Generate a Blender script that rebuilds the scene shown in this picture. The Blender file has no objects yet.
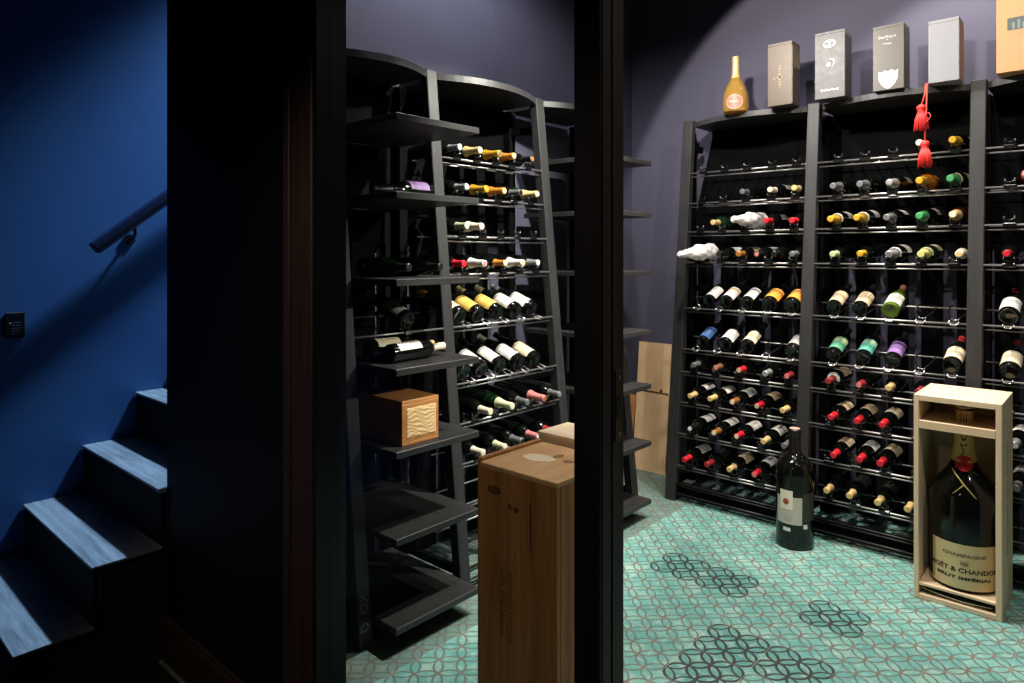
import bpy, bmesh, math, random
from mathutils import Vector, Matrix
random.seed(7)
C = bpy.context.scene.collection
PI = math.pi

# ------------------------------------------------------------------ materials
def srgb(r, g, b):
    f = lambda c: (c/12.92 if c <= .04045 else ((c+.055)/1.055)**2.4)
    return (f(r/255), f(g/255), f(b/255), 1)

class NT:
    """small helper round a material's node tree"""
    def __init__(s, name):
        s.m = bpy.data.materials.new(name); s.m.use_nodes = True
        s.t = s.m.node_tree; s.b = s.t.nodes['Principled BSDF']
    def n(s, typ, **kw):
        x = s.t.nodes.new(typ)
        for k, v in kw.items(): setattr(x, k, v)
        return x
    def l(s, a, b): s.t.links.new(a, b)
    def val(s, sock, v):
        if hasattr(v, 'is_output') or hasattr(v, 'node'): s.l(v, sock)
        else: sock.default_value = v
    def math(s, op, a, b=0.0, c=None):
        x = s.n('ShaderNodeMath', operation=op)
        s.val(x.inputs[0], a); s.val(x.inputs[1], b)
        if c is not None: s.val(x.inputs[2], c)
        return x.outputs[0]
    def mix(s, f, a, b):
        x = s.n('ShaderNodeMix', data_type='RGBA')
        s.val(x.inputs[0], f); s.val(x.inputs[6], a); s.val(x.inputs[7], b)
        return x.outputs[2]
    def ramp(s, f, stops):
        x = s.n('ShaderNodeValToRGB'); e = x.color_ramp.elements
        while len(e) < len(stops): e.new(.5)
        for q, (p, c) in zip(e, stops): q.position = p; q.color = c
        s.l(f, x.inputs[0]); return x.outputs[0]

MATS = {}
def plain(name, col, rough=.5, metal=0.0, spec=.5, coat=0.0):
    if name in MATS: return MATS[name]
    k = NT(name); k.b.inputs['Base Color'].default_value = col
    k.b.inputs['Roughness'].default_value = rough; k.b.inputs['Metallic'].default_value = metal
    k.b.inputs['Specular IOR Level'].default_value = spec; k.b.inputs['Coat Weight'].default_value = coat
    # faint unevenness so nothing is perfectly flat
    nz = k.n('ShaderNodeTexNoise'); nz.inputs['Scale'].default_value = 38; nz.inputs['Detail'].default_value = 3
    tc = k.n('ShaderNodeTexCoord'); k.l(tc.outputs['Object'], nz.inputs['Vector'])
    mr = k.n('ShaderNodeMapRange'); mr.inputs[3].default_value = rough*.85; mr.inputs[4].default_value = min(1, rough*1.15)
    k.l(nz.outputs[0], mr.inputs[0]); k.l(mr.outputs[0], k.b.inputs['Roughness'])
    MATS[name] = k.m; return k.m

def wood(name, c1, c2, axis='Z', scale=9.0, rough=.5, knots=None, spec=.4):
    k = NT(name); tc = k.n('ShaderNodeTexCoord'); mp = k.n('ShaderNodeMapping')
    st = {'X': (.06, 1, 1), 'Y': (1, .06, 1), 'Z': (1, 1, .06)}[axis]
    mp.inputs['Scale'].default_value = [q*scale for q in st]
    k.l(tc.outputs['Object'], mp.inputs['Vector'])
    n1 = k.n('ShaderNodeTexNoise'); n1.inputs['Scale'].default_value = 2.2; n1.inputs['Detail'].default_value = 6; n1.inputs['Roughness'].default_value = .62
    n1.inputs['Distortion'].default_value = .7
    k.l(mp.outputs[0], n1.inputs['Vector'])
    n2 = k.n('ShaderNodeTexNoise'); n2.inputs['Scale'].default_value = 14; n2.inputs['Detail'].default_value = 4
    k.l(mp.outputs[0], n2.inputs['Vector'])
    f = k.math('MULTIPLY_ADD', n1.outputs[0], .72, k.math('MULTIPLY', n2.outputs[0], .28))
    col = k.ramp(f, [(.33, c1), (.68, c2)])
    if knots:
        sp = k.n('ShaderNodeSeparateXYZ'); k.l(tc.outputs['Object'], sp.inputs[0])
        wob = k.math('MULTIPLY', k.math('SUBTRACT', n1.outputs[0], .5), .8)
        for (pa, ca, ra, pb, cb, rb) in knots:       # two axes, centre and radius along each
            da = k.math('DIVIDE', k.math('SUBTRACT', sp.outputs[pa], ca), ra); db = k.math('DIVIDE', k.math('SUBTRACT', sp.outputs[pb], cb), rb)
            d = k.math('ADD', k.math('SQRT', k.math('ADD', k.math('MULTIPLY', da, da), k.math('MULTIPLY', db, db))), wob)
            kf = k.ramp(d, [(.0, (.55, .55, .55, 1)), (.55, (.75, .75, .75, 1)), (.8, (.9, .9, .9, 1)), (1.0, (0, 0, 0, 1))])
            col = k.mix(kf, col, (c1[0]*.22, c1[1]*.16, c1[2]*.14, 1))
    k.l(col, k.b.inputs['Base Color'])
    k.b.inputs['Roughness'].default_value = rough; k.b.inputs['Specular IOR Level'].default_value = spec
    bp = k.n('ShaderNodeBump'); bp.inputs['Strength'].default_value = .12; bp.inputs['Distance'].default_value = .002
    k.l(f, bp.inputs['Height']); k.l(bp.outputs[0], k.b.inputs['Normal'])
    return k.m

def paint(name, col, col2, rough=.75, scale=2.0):
    k = NT(name); nz = k.n('ShaderNodeTexNoise'); nz.inputs['Scale'].default_value = scale; nz.inputs['Detail'].default_value = 5
    g = k.n('ShaderNodeNewGeometry'); k.l(g.outputs['Position'], nz.inputs['Vector'])
    k.l(k.ramp(nz.outputs[0], [(.3, col), (.7, col2)]), k.b.inputs['Base Color'])
    k.b.inputs['Roughness'].default_value = rough; k.b.inputs['Specular IOR Level'].default_value = .3
    n2 = k.n('ShaderNodeTexNoise'); n2.inputs['Scale'].default_value = 160; k.l(g.outputs['Position'], n2.inputs['Vector'])
    bp = k.n('ShaderNodeBump'); bp.inputs['Strength'].default_value = .05; bp.inputs['Distance'].default_value = .002
    k.l(n2.outputs[0], bp.inputs['Height']); k.l(bp.outputs[0], k.b.inputs['Normal'])
    return k.m

def label_mat(name, paper, ink, band=None, rough=.6):
    """bottle label: paper with faint printed lines and an optional colour band, in the label's own UV"""
    if name in MATS: return MATS[name]
    k = NT(name); tc = k.n('ShaderNodeTexCoord'); sp = k.n('ShaderNodeSeparateXYZ'); k.l(tc.outputs['UV'], sp.inputs[0])
    u, v = sp.outputs[0], sp.outputs[1]
    line = k.math('LESS_THAN', k.math('ABSOLUTE', k.math('SUBTRACT', k.math('FRACT', k.math('MULTIPLY', v, 6.0)), .5)), .13)
    inx = k.math('LESS_THAN', k.math('ABSOLUTE', k.math('SUBTRACT', u, .5)), .27)
    iny = k.math('LESS_THAN', k.math('ABSOLUTE', k.math('SUBTRACT', v, .45)), .30)
    nz = k.n('ShaderNodeTexNoise'); nz.inputs['Scale'].default_value = 26; k.l(tc.outputs['UV'], nz.inputs['Vector'])
    f = k.math('MULTIPLY', k.math('MULTIPLY', line, inx), k.math('MULTIPLY', iny, k.math('GREATER_THAN', nz.outputs[0], .47)))
    col = k.mix(k.math('MULTIPLY', f, .75), paper, ink)
    if band:
        bf = k.math('LESS_THAN', k.math('ABSOLUTE', k.math('SUBTRACT', v, .80)), .10)
        col = k.mix(bf, col, band)
    k.l(col, k.b.inputs['Base Color']); k.b.inputs['Roughness'].default_value = rough
    MATS[name] = k.m; return k.m

def floor_mat():
    k = NT('encaustic_tiles'); g = k.n('ShaderNodeNewGeometry'); sp = k.n('ShaderNodeSeparateXYZ'); k.l(g.outputs['Position'], sp.inputs[0])
    A = .0585
    u = k.math('DIVIDE', k.math('SUBTRACT', sp.outputs[0], -.785), A)
    v = k.math('DIVIDE', k.math('SUBTRACT', sp.outputs[1], 2.870), A)
    p = k.math('MULTIPLY', k.math('ADD', u, v), .5); q = k.math('MULTIPLY', k.math('SUBTRACT', u, v), .5)
    ip, iq = k.math('FLOOR', p), k.math('FLOOR', q)
    fp, fq = k.math('SUBTRACT', p, ip), k.math('SUBTRACT', q, iq)
    # patches of stronger, darker pattern: (p, q centre, radius)
    line = inside = dark = None
    for a in (0, 1):
        for b in (0, 1):
            dx = k.math('SUBTRACT', fp, float(a)); dy = k.math('SUBTRACT', fq, float(b))
            d = k.math('SQRT', k.math('ADD', k.math('MULTIPLY', dx, dx), k.math('MULTIPLY', dy, dy)))
            e = k.math('ABSOLUTE', k.math('SUBTRACT', d, .7071))
            cp = k.math('ADD', ip, float(a)); cq = k.math('ADD', iq, float(b))
            cx = k.math('ADD', cp, cq); cy = k.math('SUBTRACT', cp, cq)     # centre in u, v
            dk = None
            for (px, py, rx, ry) in DARK_UV:
                ex = k.math('DIVIDE', k.math('SUBTRACT', cx, px), rx); ey = k.math('DIVIDE', k.math('SUBTRACT', cy, py), ry)
                w = k.math('LESS_THAN', k.math('ADD', k.math('MULTIPLY', ex, ex), k.math('MULTIPLY', ey, ey)), 1.0)
                dk = w if dk is None else k.math('MAXIMUM', dk, w)
            ln = k.math('LESS_THAN', e, .050)
            ins = k.math('MULTIPLY', k.math('LESS_THAN', d, .7071), dk)
            lnd = k.math('MULTIPLY', k.math('LESS_THAN', e, .07), dk)
            line = ln if line is None else k.math('MAXIMUM', line, ln)
            inside = ins if inside is None else k.math('MAXIMUM', inside, ins)
            dark = lnd if dark is None else k.math('MAXIMUM', dark, lnd)
    dark = k.math('MAXIMUM', dark, k.math('MULTIPLY', line, inside))
    nx_, ny_ = k.math('SUBTRACT', fp, .5), k.math('SUBTRACT', fq, .5)
    node = k.math('LESS_THAN', k.math('SQRT', k.math('ADD', k.math('MULTIPLY', nx_, nx_), k.math('MULTIPLY', ny_, ny_))), .115)
    P = g.outputs['Position']
    n1 = k.n('ShaderNodeTexNoise'); n1.inputs['Scale'].default_value = 7; n1.inputs['Detail'].default_value = 6; n1.inputs['Roughness'].default_value = .65; k.l(P, n1.inputs['Vector'])
    n2 = k.n('ShaderNodeTexNoise'); n2.inputs['Scale'].default_value = 60; n2.inputs['Detail'].default_value = 3; k.l(P, n2.inputs['Vector'])
    base = k.ramp(n1.outputs[0], [(.3, srgb(88, 150, 142)), (.5, srgb(108, 168, 158)), (.70, srgb(156, 188, 174))])
    base = k.mix(k.math('MULTIPLY', inside, .5), base, srgb(62, 120, 114))
    # per-tile tone
    wn = k.n('ShaderNodeTexWhiteNoise'); cb = k.n('ShaderNodeCombineXYZ')
    k.l(k.math('FLOOR', k.math('DIVIDE', u, 4.0)), cb.inputs[0]); k.l(k.math('FLOOR', k.math('DIVIDE', v, 4.0)), cb.inputs[1]); k.l(cb.outputs[0], wn.inputs['Vector'])
    base = k.mix(k.math('MULTIPLY', wn.outputs[0], .28), base, srgb(84, 128, 120))
    lc = k.mix(n2.outputs[0], srgb(66, 78, 74), srgb(118, 100, 90))
    wear = k.math('MULTIPLY', line, k.math('MULTIPLY_ADD', n1.outputs[0], .5, .52))
    n3 = k.n('ShaderNodeTexNoise'); n3.inputs['Scale'].default_value = 24; n3.inputs['Detail'].default_value = 5; n3.inputs['Roughness'].default_value = .7; k.l(P, n3.inputs['Vector'])
    base = k.mix(k.ramp(n3.outputs[0], [(.50, (0, 0, 0, 1)), (.72, (.75, .75, .75, 1))]), base, srgb(176, 206, 194))
    base = k.mix(k.ramp(n3.outputs[0], [(.30, (.5, .5, .5, 1)), (.46, (0, 0, 0, 1))]), base, srgb(92, 172, 178))
    col = k.mix(wear, base, lc)
    col = k.mix(k.math('MULTIPLY', node, k.math('MULTIPLY_ADD', n3.outputs[0], .8, .15)), col, srgb(138, 98, 78))
    col = k.mix(k.math('MULTIPLY', dark, .9), col, srgb(44, 50, 50))
    # joints every four units
    ju = k.math('ABSOLUTE', k.math('SUBTRACT', k.math('FRACT', k.math('ADD', k.math('DIVIDE', u, 4.0), .5)), .5))
    jv = k.math('ABSOLUTE', k.math('SUBTRACT', k.math('FRACT', k.math('ADD', k.math('DIVIDE', v, 4.0), .5)), .5))
    jt = k.math('LESS_THAN', k.math('MINIMUM', ju, jv), .0075)
    col = k.mix(k.math('MULTIPLY', jt, k.math('MULTIPLY_ADD', n1.outputs[0], 1.6, -.45)), col, srgb(176, 178, 164))
    # shade along the side rack and in its corner, greyed into the tile colour
    rack_shade = k.math('LESS_THAN', sp.outputs[0], -1.965)
    col = k.mix(k.math('MULTIPLY', rack_shade, .6), col, srgb(92, 92, 84))
    k.l(col, k.b.inputs['Base Color'])
    mr = k.n('ShaderNodeMapRange'); mr.inputs[3].default_value = .42; mr.inputs[4].default_value = .62
    k.l(n2.outputs[0], mr.inputs[0]); k.l(mr.outputs[0], k.b.inputs['Roughness'])
    k.b.inputs['Specular IOR Level'].default_value = .35
    bp = k.n('ShaderNodeBump'); bp.inputs['Strength'].default_value = .15; bp.inputs['Distance'].default_value = .001
    k.l(k.math('ADD', k.math('MULTIPLY', line, -.4), n1.outputs[0]), bp.inputs['Height']); k.l(bp.outputs[0], k.b.inputs['Normal'])
    return k.m
# worn-through darker groups of circles on the floor: centre and radii in pattern units
DARK_UV = [(-2, 2, 1.7, 1.7), (-14, 2, 1.7, 1.7), (-10, 2, 1.7, 1.7), (-6, -6, 1.7, 1.7), (-2, -6, 1.7, 1.7), (-6, -10, 1.7, 1.7), (-4, -6, .5, .5), (-6, -8, .5, .5)]

M = {}
KN_FRONT = [(0, -.082, .032, 2, .775, .014), (0, .010, .013, 2, .735, .011), (0, -.015, .010, 2, .739, .010), (0, .066, .004, 2, .70, .075)]
KN_TOP = [(0, .008, .016, 1, .045, .026), (0, .066, .020, 1, .020, .016)]
M['wall'] = paint('aubergine_wall_paint', srgb(70, 68, 84), srgb(77, 75, 92))
M['wall_in'] = M['wall']
M['ceil'] = paint('dark_ceiling_paint', srgb(60, 58, 66), srgb(66, 64, 72))
M['blue'] = paint('blue_stairwell_paint', srgb(56, 96, 150), srgb(62, 104, 158), rough=.6)
M['hall'] = paint('black_hall_paint', srgb(20, 19, 19), srgb(24, 22, 22), rough=.6)
M['part'] = wood('black_stained_panel', srgb(13, 12, 12), srgb(20, 18, 17), 'Z', 7, .55, spec=.15)
M['jamb'] = wood('dark_brown_frame_wood', srgb(44, 31, 26), srgb(64, 46, 39), 'Z', 12, .5, spec=.3)
M['gloss'] = plain('polished_black_reveal', srgb(18, 17, 17), .3, 0, .25, .1)
M['black'] = wood('black_oak_rack', srgb(34, 34, 35), srgb(52, 51, 50), 'Z', 16, .5, spec=.35)
M['blackY'] = wood('black_oak_board_long', srgb(32, 32, 33), srgb(48, 47, 46), 'Y', 14, .45, spec=.4)
M['blackX'] = wood('black_oak_board_wide', srgb(40, 40, 41), srgb(60, 59, 58), 'X', 14, .45, spec=.4)
M['slat'] = plain('black_back_slat', srgb(8, 8, 9), .85, 0, .05)
M['rail'] = plain('dark_steel_rod', srgb(168, 166, 164), .38, .85)
M['wire'] = plain('bright_steel_wire', srgb(190, 188, 184), .22, 1.0)
M['wire_dark'] = plain('black_rod', srgb(30, 30, 31), .4, 0, .4)
M['cradle'] = plain('black_gloss_cradle', srgb(14, 14, 15), .2, 0, .6)
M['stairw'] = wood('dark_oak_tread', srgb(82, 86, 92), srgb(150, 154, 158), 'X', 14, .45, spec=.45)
M['stairr'] = plain('black_riser', srgb(16, 15, 15), .7, 0, .15)
M['side'] = wood('dark_oak_stair_side', srgb(36, 29, 24), srgb(56, 46, 38), 'Y', 9, .55)
M['pine'] = wood('pale_pine', srgb(210, 180, 142), srgb(232, 208, 174), 'Z', 8, .6)
M['pineX'] = wood('pale_pine_crosswise', srgb(212, 182, 144), srgb(236, 212, 178), 'X', 8, .6)
M['pine_old'] = wood('aged_pine_crate', srgb(120, 74, 34), srgb(186, 128, 70), 'Z', 9, .55, knots=KN_FRONT)
M['pine_top'] = wood('aged_pine_lid', srgb(180, 132, 84), srgb(216, 172, 122), 'Y', 9, .55, knots=KN_TOP)
M['box_brown'] = wood('golden_brown_box_wood', srgb(150, 96, 46), srgb(196, 136, 76), 'Y', 8, .5)
M['rail_blue'] = plain('satin_handrail_paint', srgb(30, 42, 74), .3, 0, .5, .2)
M['dark_plastic'] = plain('dark_plastic', srgb(16, 17, 22), .35)
M['grey_print'] = plain('grey_print', srgb(104, 112, 128), .5)
M['silver'] = plain('silver_foil', srgb(196, 196, 198), .3, .85)
M['white_print'] = plain('white_print', srgb(196, 196, 198), .5)
M['brass'] = plain('aged_brass', srgb(140, 108, 70), .3, 1.0)
M['stencil'] = plain('burnt_stencil', srgb(74, 46, 24), .7)
M['ink'] = plain('black_ink', srgb(18, 17, 16), .6)
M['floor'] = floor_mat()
M['hallfloor'] = wood('dark_hall_boards', srgb(30, 25, 21), srgb(46, 38, 32), 'Y', 8, .5)

def glass_mat():
    m = bpy.data.materials.new('clear_partition_glass'); m.use_nodes = True; t = m.node_tree
    for n in list(t.nodes): t.nodes.remove(n)
    o = t.nodes.new('ShaderNodeOutputMaterial'); mx = t.nodes.new('ShaderNodeMixShader')
    tr = t.nodes.new('ShaderNodeBsdfTransparent'); tr.inputs[0].default_value = (.93, .95, .95, 1)
    gl = t.nodes.new('ShaderNodeBsdfGlossy'); gl.inputs['Roughness'].default_value = .01
    fr = t.nodes.new('ShaderNodeFresnel'); fr.inputs[0].default_value = 1.45
    gg = t.nodes.new('ShaderNodeNewGeometry'); io = t.nodes.new('ShaderNodeMapRange'); io.inputs[3].default_value = 1.45; io.inputs[4].default_value = 1/1.45
    t.links.new(gg.outputs['Backfacing'], io.inputs[0]); t.links.new(io.outputs[0], fr.inputs[0])
    t.links.new(fr.outputs[0], mx.inputs[0]); t.links.new(tr.outputs[0], mx.inputs[1]); t.links.new(gl.outputs[0], mx.inputs[2])
    t.links.new(mx.outputs[0], o.inputs[0]); return m
M['glass'] = glass_mat()

# bottle glass, capsules, labels
G = {
 'dark': plain('near_black_glass', srgb(9, 11, 9), .08, 0, .42),
 'green': plain('green_glass', srgb(74, 96, 24), .09, 0, .5),
 'bgreen': plain('deep_green_glass', srgb(16, 40, 20), .09, 0, .5),
 'amber': plain('amber_wine_glass', srgb(170, 96, 24), .09, 0, .5),
 'red': plain('dark_red_wine_glass', srgb(56, 16, 12), .09, 0, .5),
 'gold': plain('golden_wine_glass', srgb(240, 192, 96), .05, 0, .6, .5),
}
_g = G['gold'].node_tree.nodes['Principled BSDF']; _g.inputs['Transmission Weight'].default_value = .8
def cap(name, r, g, b, rough=.35, metal=0.0): return plain(name+'_capsule', srgb(r, g, b), rough, metal)
K = {
 'red': cap('red', 196, 34, 46), 'darkred': cap('dark_red', 140, 38, 44), 'pink': cap('rose', 198, 120, 116),
 'tan': cap('tan', 206, 176, 118), 'cream': cap('cream', 226, 214, 186), 'white': cap('white', 226, 224, 220),
 'gold': cap('gold', 222, 170, 54, .3, .35), 'orange': cap('orange_gold', 222, 150, 60, .3, .3), 'silver': cap('silver', 190, 190, 190, .3, .6),
 'grey': cap('grey', 112, 112, 112, .35, .3), 'black': cap('black', 22, 22, 23, .3), 'green': cap('green', 70, 150, 92, .35, .2),
 'paleg': cap('pale_green', 168, 184, 136), 'yellow': cap('pale_yellow_green', 190, 186, 110), 'brown': cap('brown', 128, 88, 64), 'mauve': cap('mauve', 136, 92, 104),
 'purple': cap('purple', 120, 88, 138), 'copper': cap('copper', 196, 130, 70, .3, .5), 'palegreen': cap('cream_green', 214, 212, 168),
}
L = {
 'white': label_mat('white_label', srgb(228, 224, 216), srgb(120, 112, 104)),
 'cream': label_mat('cream_label', srgb(226, 212, 176), srgb(120, 96, 70)),
 'greyband': label_mat('white_label_grey_band', srgb(222, 220, 216), srgb(110, 108, 110), srgb(120, 120, 132)),
 'goldtop': label_mat('white_label_tan_edge', srgb(226, 224, 220), srgb(150, 140, 124), srgb(190, 160, 110)),
 'orange': label_mat('orange_art_label', srgb(226, 152, 56), srgb(110, 50, 24), srgb(150, 96, 50)),
 'blue': label_mat('blue_label', srgb(62, 96, 150), srgb(200, 208, 220), srgb(40, 70, 120)),
 'green': label_mat('green_label', srgb(92, 158, 122), srgb(30, 60, 46), srgb(190, 180, 130)),
 'teal': label_mat('teal_label', srgb(86, 164, 140), srgb(26, 60, 54), srgb(180, 184, 150)),
 'purple': label_mat('purple_label', srgb(150, 112, 176), srgb(220, 200, 220), srgb(104, 70, 130)),
 'plum': label_mat('plum_label', srgb(96, 68, 112), srgb(140, 120, 150), srgb(70, 46, 84)),
 'beige': label_mat('beige_label', srgb(206, 184, 148), srgb(130, 108, 80)),
 'yellow': label_mat('yellow_label', srgb(232, 190, 92), srgb(140, 100, 40)),
 'black': label_mat('black_label', srgb(30, 29, 28), srgb(150, 140, 110)),
 'greyw': label_mat('grey_white_label', srgb(176, 172, 166), srgb(90, 88, 86)),
}

# ------------------------------------------------------------------ mesh helpers
def bm_new(): return bmesh.new()
def add_box(bm, x0, x1, y0, y1, z0, z1, bev=0.0):
    b = bmesh.new(); bmesh.ops.create_cube(b, size=1)
    for v in b.verts: v.co = Vector(((x0+x1)/2+v.co.x*(x1-x0), (y0+y1)/2+v.co.y*(y1-y0), (z0+z1)/2+v.co.z*(z1-z0)))
    if bev: bmesh.ops.bevel(b, geom=b.edges[:], offset=bev, segments=1, affect='EDGES')
    join(bm, b); return bm
def join(bm, b, mat=None):
    mp = {}
    for v in b.verts: mp[v] = bm.verts.new(mat @ v.co if mat else v.co)
    for f in b.faces:
        try: nf = bm.faces.new([mp[v] for v in f.verts]); nf.smooth = f.smooth
        except ValueError: pass
    b.free()
def add_hexa(bm, pts, bev=0.0):
    """box from eight corners: four of one end, four of the other, same order"""
    b = bmesh.new(); v = [b.verts.new(p) for p in pts]
    for q in ((0, 1, 2, 3), (7, 6, 5, 4), (0, 4, 5, 1), (1, 5, 6, 2), (2, 6, 7, 3), (3, 7, 4, 0)): b.faces.new([v[i] for i in q])
    bmesh.ops.recalc_face_normals(b, faces=b.faces)
    if bev: bmesh.ops.bevel(b, geom=b.edges[:], offset=bev, segments=1, affect='EDGES')
    join(bm, b)
def add_tube(bm, pts, r, n=8, caps=True, closed=False):
    pts = [Vector(p) for p in pts]; rings = []; N = len(pts)
    prev = None
    for i, p in enumerate(pts):
        if closed: t = (pts[(i+1) % N]-pts[i-1]).normalized()
        else: t = ((pts[min(i+1, N-1)]-pts[max(i-1, 0)])).normalized()
        if prev is None:
            a = t.orthogonal().normalized()
        else:
            a = (prev-t*prev.dot(t)); a = a.normalized() if a.length > 1e-6 else t.orthogonal().normalized()
        prev = a; bb = t.cross(a); rr = r[i] if isinstance(r, (list, tuple)) else r
        rings.append([bm.verts.new(p+(a*math.cos(2*PI*j/n)+bb*math.sin(2*PI*j/n))*rr) for j in range(n)])
    for i in range(N if closed else N-1):
        A, B = rings[i], rings[(i+1) % N]
        for j in range(n):
            f = bm.faces.new((A[j], A[(j+1) % n], B[(j+1) % n], B[j])); f.smooth = True
    if caps and not closed:
        bm.faces.new(rings[0][::-1]); bm.faces.new(rings[-1])
    return bm
def add_lathe(bm, prof, n=24, cap0=True, cap1=True, a0=0.0, a1=2*PI, uv=False):
    """profile of (r, z) turned about z; a partial turn makes a wrap such as a label"""
    full = abs(a1-a0-2*PI) < 1e-6; cols = n if full else n+1; rings = []
    for r, z in prof:
        rings.append([bm.verts.new((r*math.cos(a0+(a1-a0)*j/n), r*math.sin(a0+(a1-a0)*j/n), z)) for j in range(cols)])
    ul = bm.loops.layers.uv.verify() if uv else None
    for i in range(len(rings)-1):
        for j in range(n):
            k = (j+1) % cols
            f = bm.faces.new((rings[i][j], rings[i][k], rings[i+1][k], rings[i+1][j])); f.smooth = True
            if uv:
                z0, z1 = prof[0][1], prof[-1][1]
                for lp, (jj, ii) in zip(f.loops, ((j, i), (j+1, i), (j+1, i+1), (j, i+1))):
                    lp[ul].uv = (jj/n, (prof[ii][1]-z0)/(z1-z0))
    if full and cap0: bm.faces.new(rings[0][::-1])
    if full and cap1: bm.faces.new(rings[-1])
    return bm
def mesh(name, bm, recalc=True):
    if recalc: bmesh.ops.recalc_face_normals(bm, faces=bm.faces)
    me = bpy.data.meshes.new(name); bm.to_mesh(me); bm.free(); return me
def link(name, me, mat, parent=None, loc=None):
    o = bpy.data.objects.new(name, me); C.objects.link(o)
    if mat is not None:
        if len(me.materials) == 0: me.materials.append(None)
        o.material_slots[0].link = 'OBJECT'; o.material_slots[0].material = mat
    if parent: o.parent = parent
    if loc: o.location = loc
    return o
def obj(name, bm, mat, parent=None, loc=None): return link(name, mesh(name, bm), mat, parent, loc)
def thing(name, label, cat, loc=(0, 0, 0), group=None, rot=None):
    o = bpy.data.objects.new(name, None); C.objects.link(o); o.location = loc; o.empty_display_size = .1
    if rot: o.rotation_euler = rot
    o['label'] = label; o['category'] = cat
    if group: o['group'] = group
    return o
def tag(o, label, cat, group=None):
    o['label'] = label; o['category'] = cat
    if group: o['group'] = group
    return o
def struct(name, bm, mat, label=None):
    o = obj(name, bm, mat); o['kind'] = 'structure'
    if label: o['label'] = label
    return o
def box(*a, bev=0.0): return add_box(bm_new(), *a, bev=bev)
def text_mesh(s, size, ext=.0004, align='CENTER', bold=0.0):
    cu = bpy.data.curves.new('lettering', 'FONT'); cu.body = s; cu.size = size; cu.extrude = ext
    cu.offset = bold; cu.align_x = align; cu.align_y = 'CENTER'; cu.resolution_u = 3
    o = bpy.data.objects.new('lettering', cu); C.objects.link(o)
    bpy.context.view_layer.update()
    me = bpy.data.meshes.new_from_object(o.evaluated_get(bpy.context.evaluated_depsgraph_get()))
    bpy.data.objects.remove(o); bpy.data.curves.remove(cu); me.materials.clear()
    return me
def wrap(me, R, ang0, zc, roll=0.0, lift=.0006):
    """bend flat lettering (x right, y up) round a vertical cylinder of radius R, facing ang0; roll turns it in its plane first"""
    Rf = R if callable(R) else (lambda z: R)
    for v in me.vertices:
        x, y, z = v.co; c, s = math.cos(roll), math.sin(roll); x, y = x*c-y*s, x*s+y*c
        rr = Rf(zc+y)+lift+z; a = ang0+x/Rf(zc+y)
        v.co = (rr*math.cos(a), rr*math.sin(a), zc+y)
    return me
def place_flat(me, origin, ux, uy):
    """flat lettering onto a plane: its x along ux, its y along uy"""
    ux, uy = Vector(ux), Vector(uy); n = ux.cross(uy); o = Vector(origin)
    for v in me.vertices: v.co = o+ux*v.co.x+uy*v.co.y+n*v.co.z
    return me

# ------------------------------------------------------------------ main measures
H = 2.3466                      # height of the rack posts
LEAN = .2334                    # how far the rack fronts lean back over that height
RX0, BAYW = -2.119, .771        # far rack: first post, bay width
def yf(z): return 3.749+LEAN*z/H              # front plane of the far rack
def xf(z): return -2.384+LEAN*(1-z/H)         # front plane of the side rack
WALLX, WALLY = -2.68, 4.27
ROWS = [2.005, 1.815, 1.636, 1.447, 1.165, .915, .777, .592, .404, .214]
LROWS = [1.946, 1.762, 1.580, 1.405, 1.168, .912, .735, .560, .385, .210]
DISP = (4, 5)
CEIL = 3.75

# ------------------------------------------------------------------ the setting
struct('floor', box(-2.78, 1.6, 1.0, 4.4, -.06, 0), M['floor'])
struct('floor_hall', box(-3.65, 1.6, -1.6, 1.0, -.06, -.001), M['hallfloor'])
struct('ceiling', box(-2.78, 1.6, 1.0, 4.4, CEIL, CEIL+.1), M['ceil'])
struct('ceiling_hall', box(-2.66, 1.6, -1.6, 1.0, 2.9, 3.0), M['hall'])
struct('wall_left', box(-2.70, WALLX, 1.13, 4.4, 0, 5.2), M['wall'])
struct('wall_back', box(-2.68, 1.6, WALLY, 4.4, 0, CEIL), M['wall'])
struct('wall_right', box(1.5, 1.6, 1.13, WALLY, 0, CEIL), M['wall'])
struct('wall_stairs', box(-3.65, -3.55, -1.6, 5.2, 0, 5.2), M['blue'])
struct('wall_stairs_end', box(-3.55, -2.78, 5.1, 5.2, 0, 5.2), M['blue'])
struct('wall_hall', box(-3.65, 1.6, -1.7, -1.6, 0, 3.0), M['hall'])
struct('wall_hall_right', box(1.5, 1.6, -1.6, 1.0, 0, 3.0), M['hall'])
b = bm_new()
add_box(b, -2.653, -1.768, 1.03, 1.13, 0, CEIL)                   # dark panelled partition beside the stairs
add_box(b, -1.768, .55, 1.03, 1.13, 2.55, CEIL)                   # above the glazing and the opening
add_box(b, .55, 1.6, 1.03, 1.13, 0, CEIL)
add_box(b, -2.70, -2.653, 1.13, 1.14, 0, CEIL)
struct('wall_partition', b, M['part'])
b = bm_new(); add_box(b, -2.653, -1.77, 1.012, 1.03, 0, .15, bev=.004); add_box(b, -2.65, -1.77, 1.018, 1.03, .15, .165, bev=.003)
struct('baseboard_front', b, M['jamb'])
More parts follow.
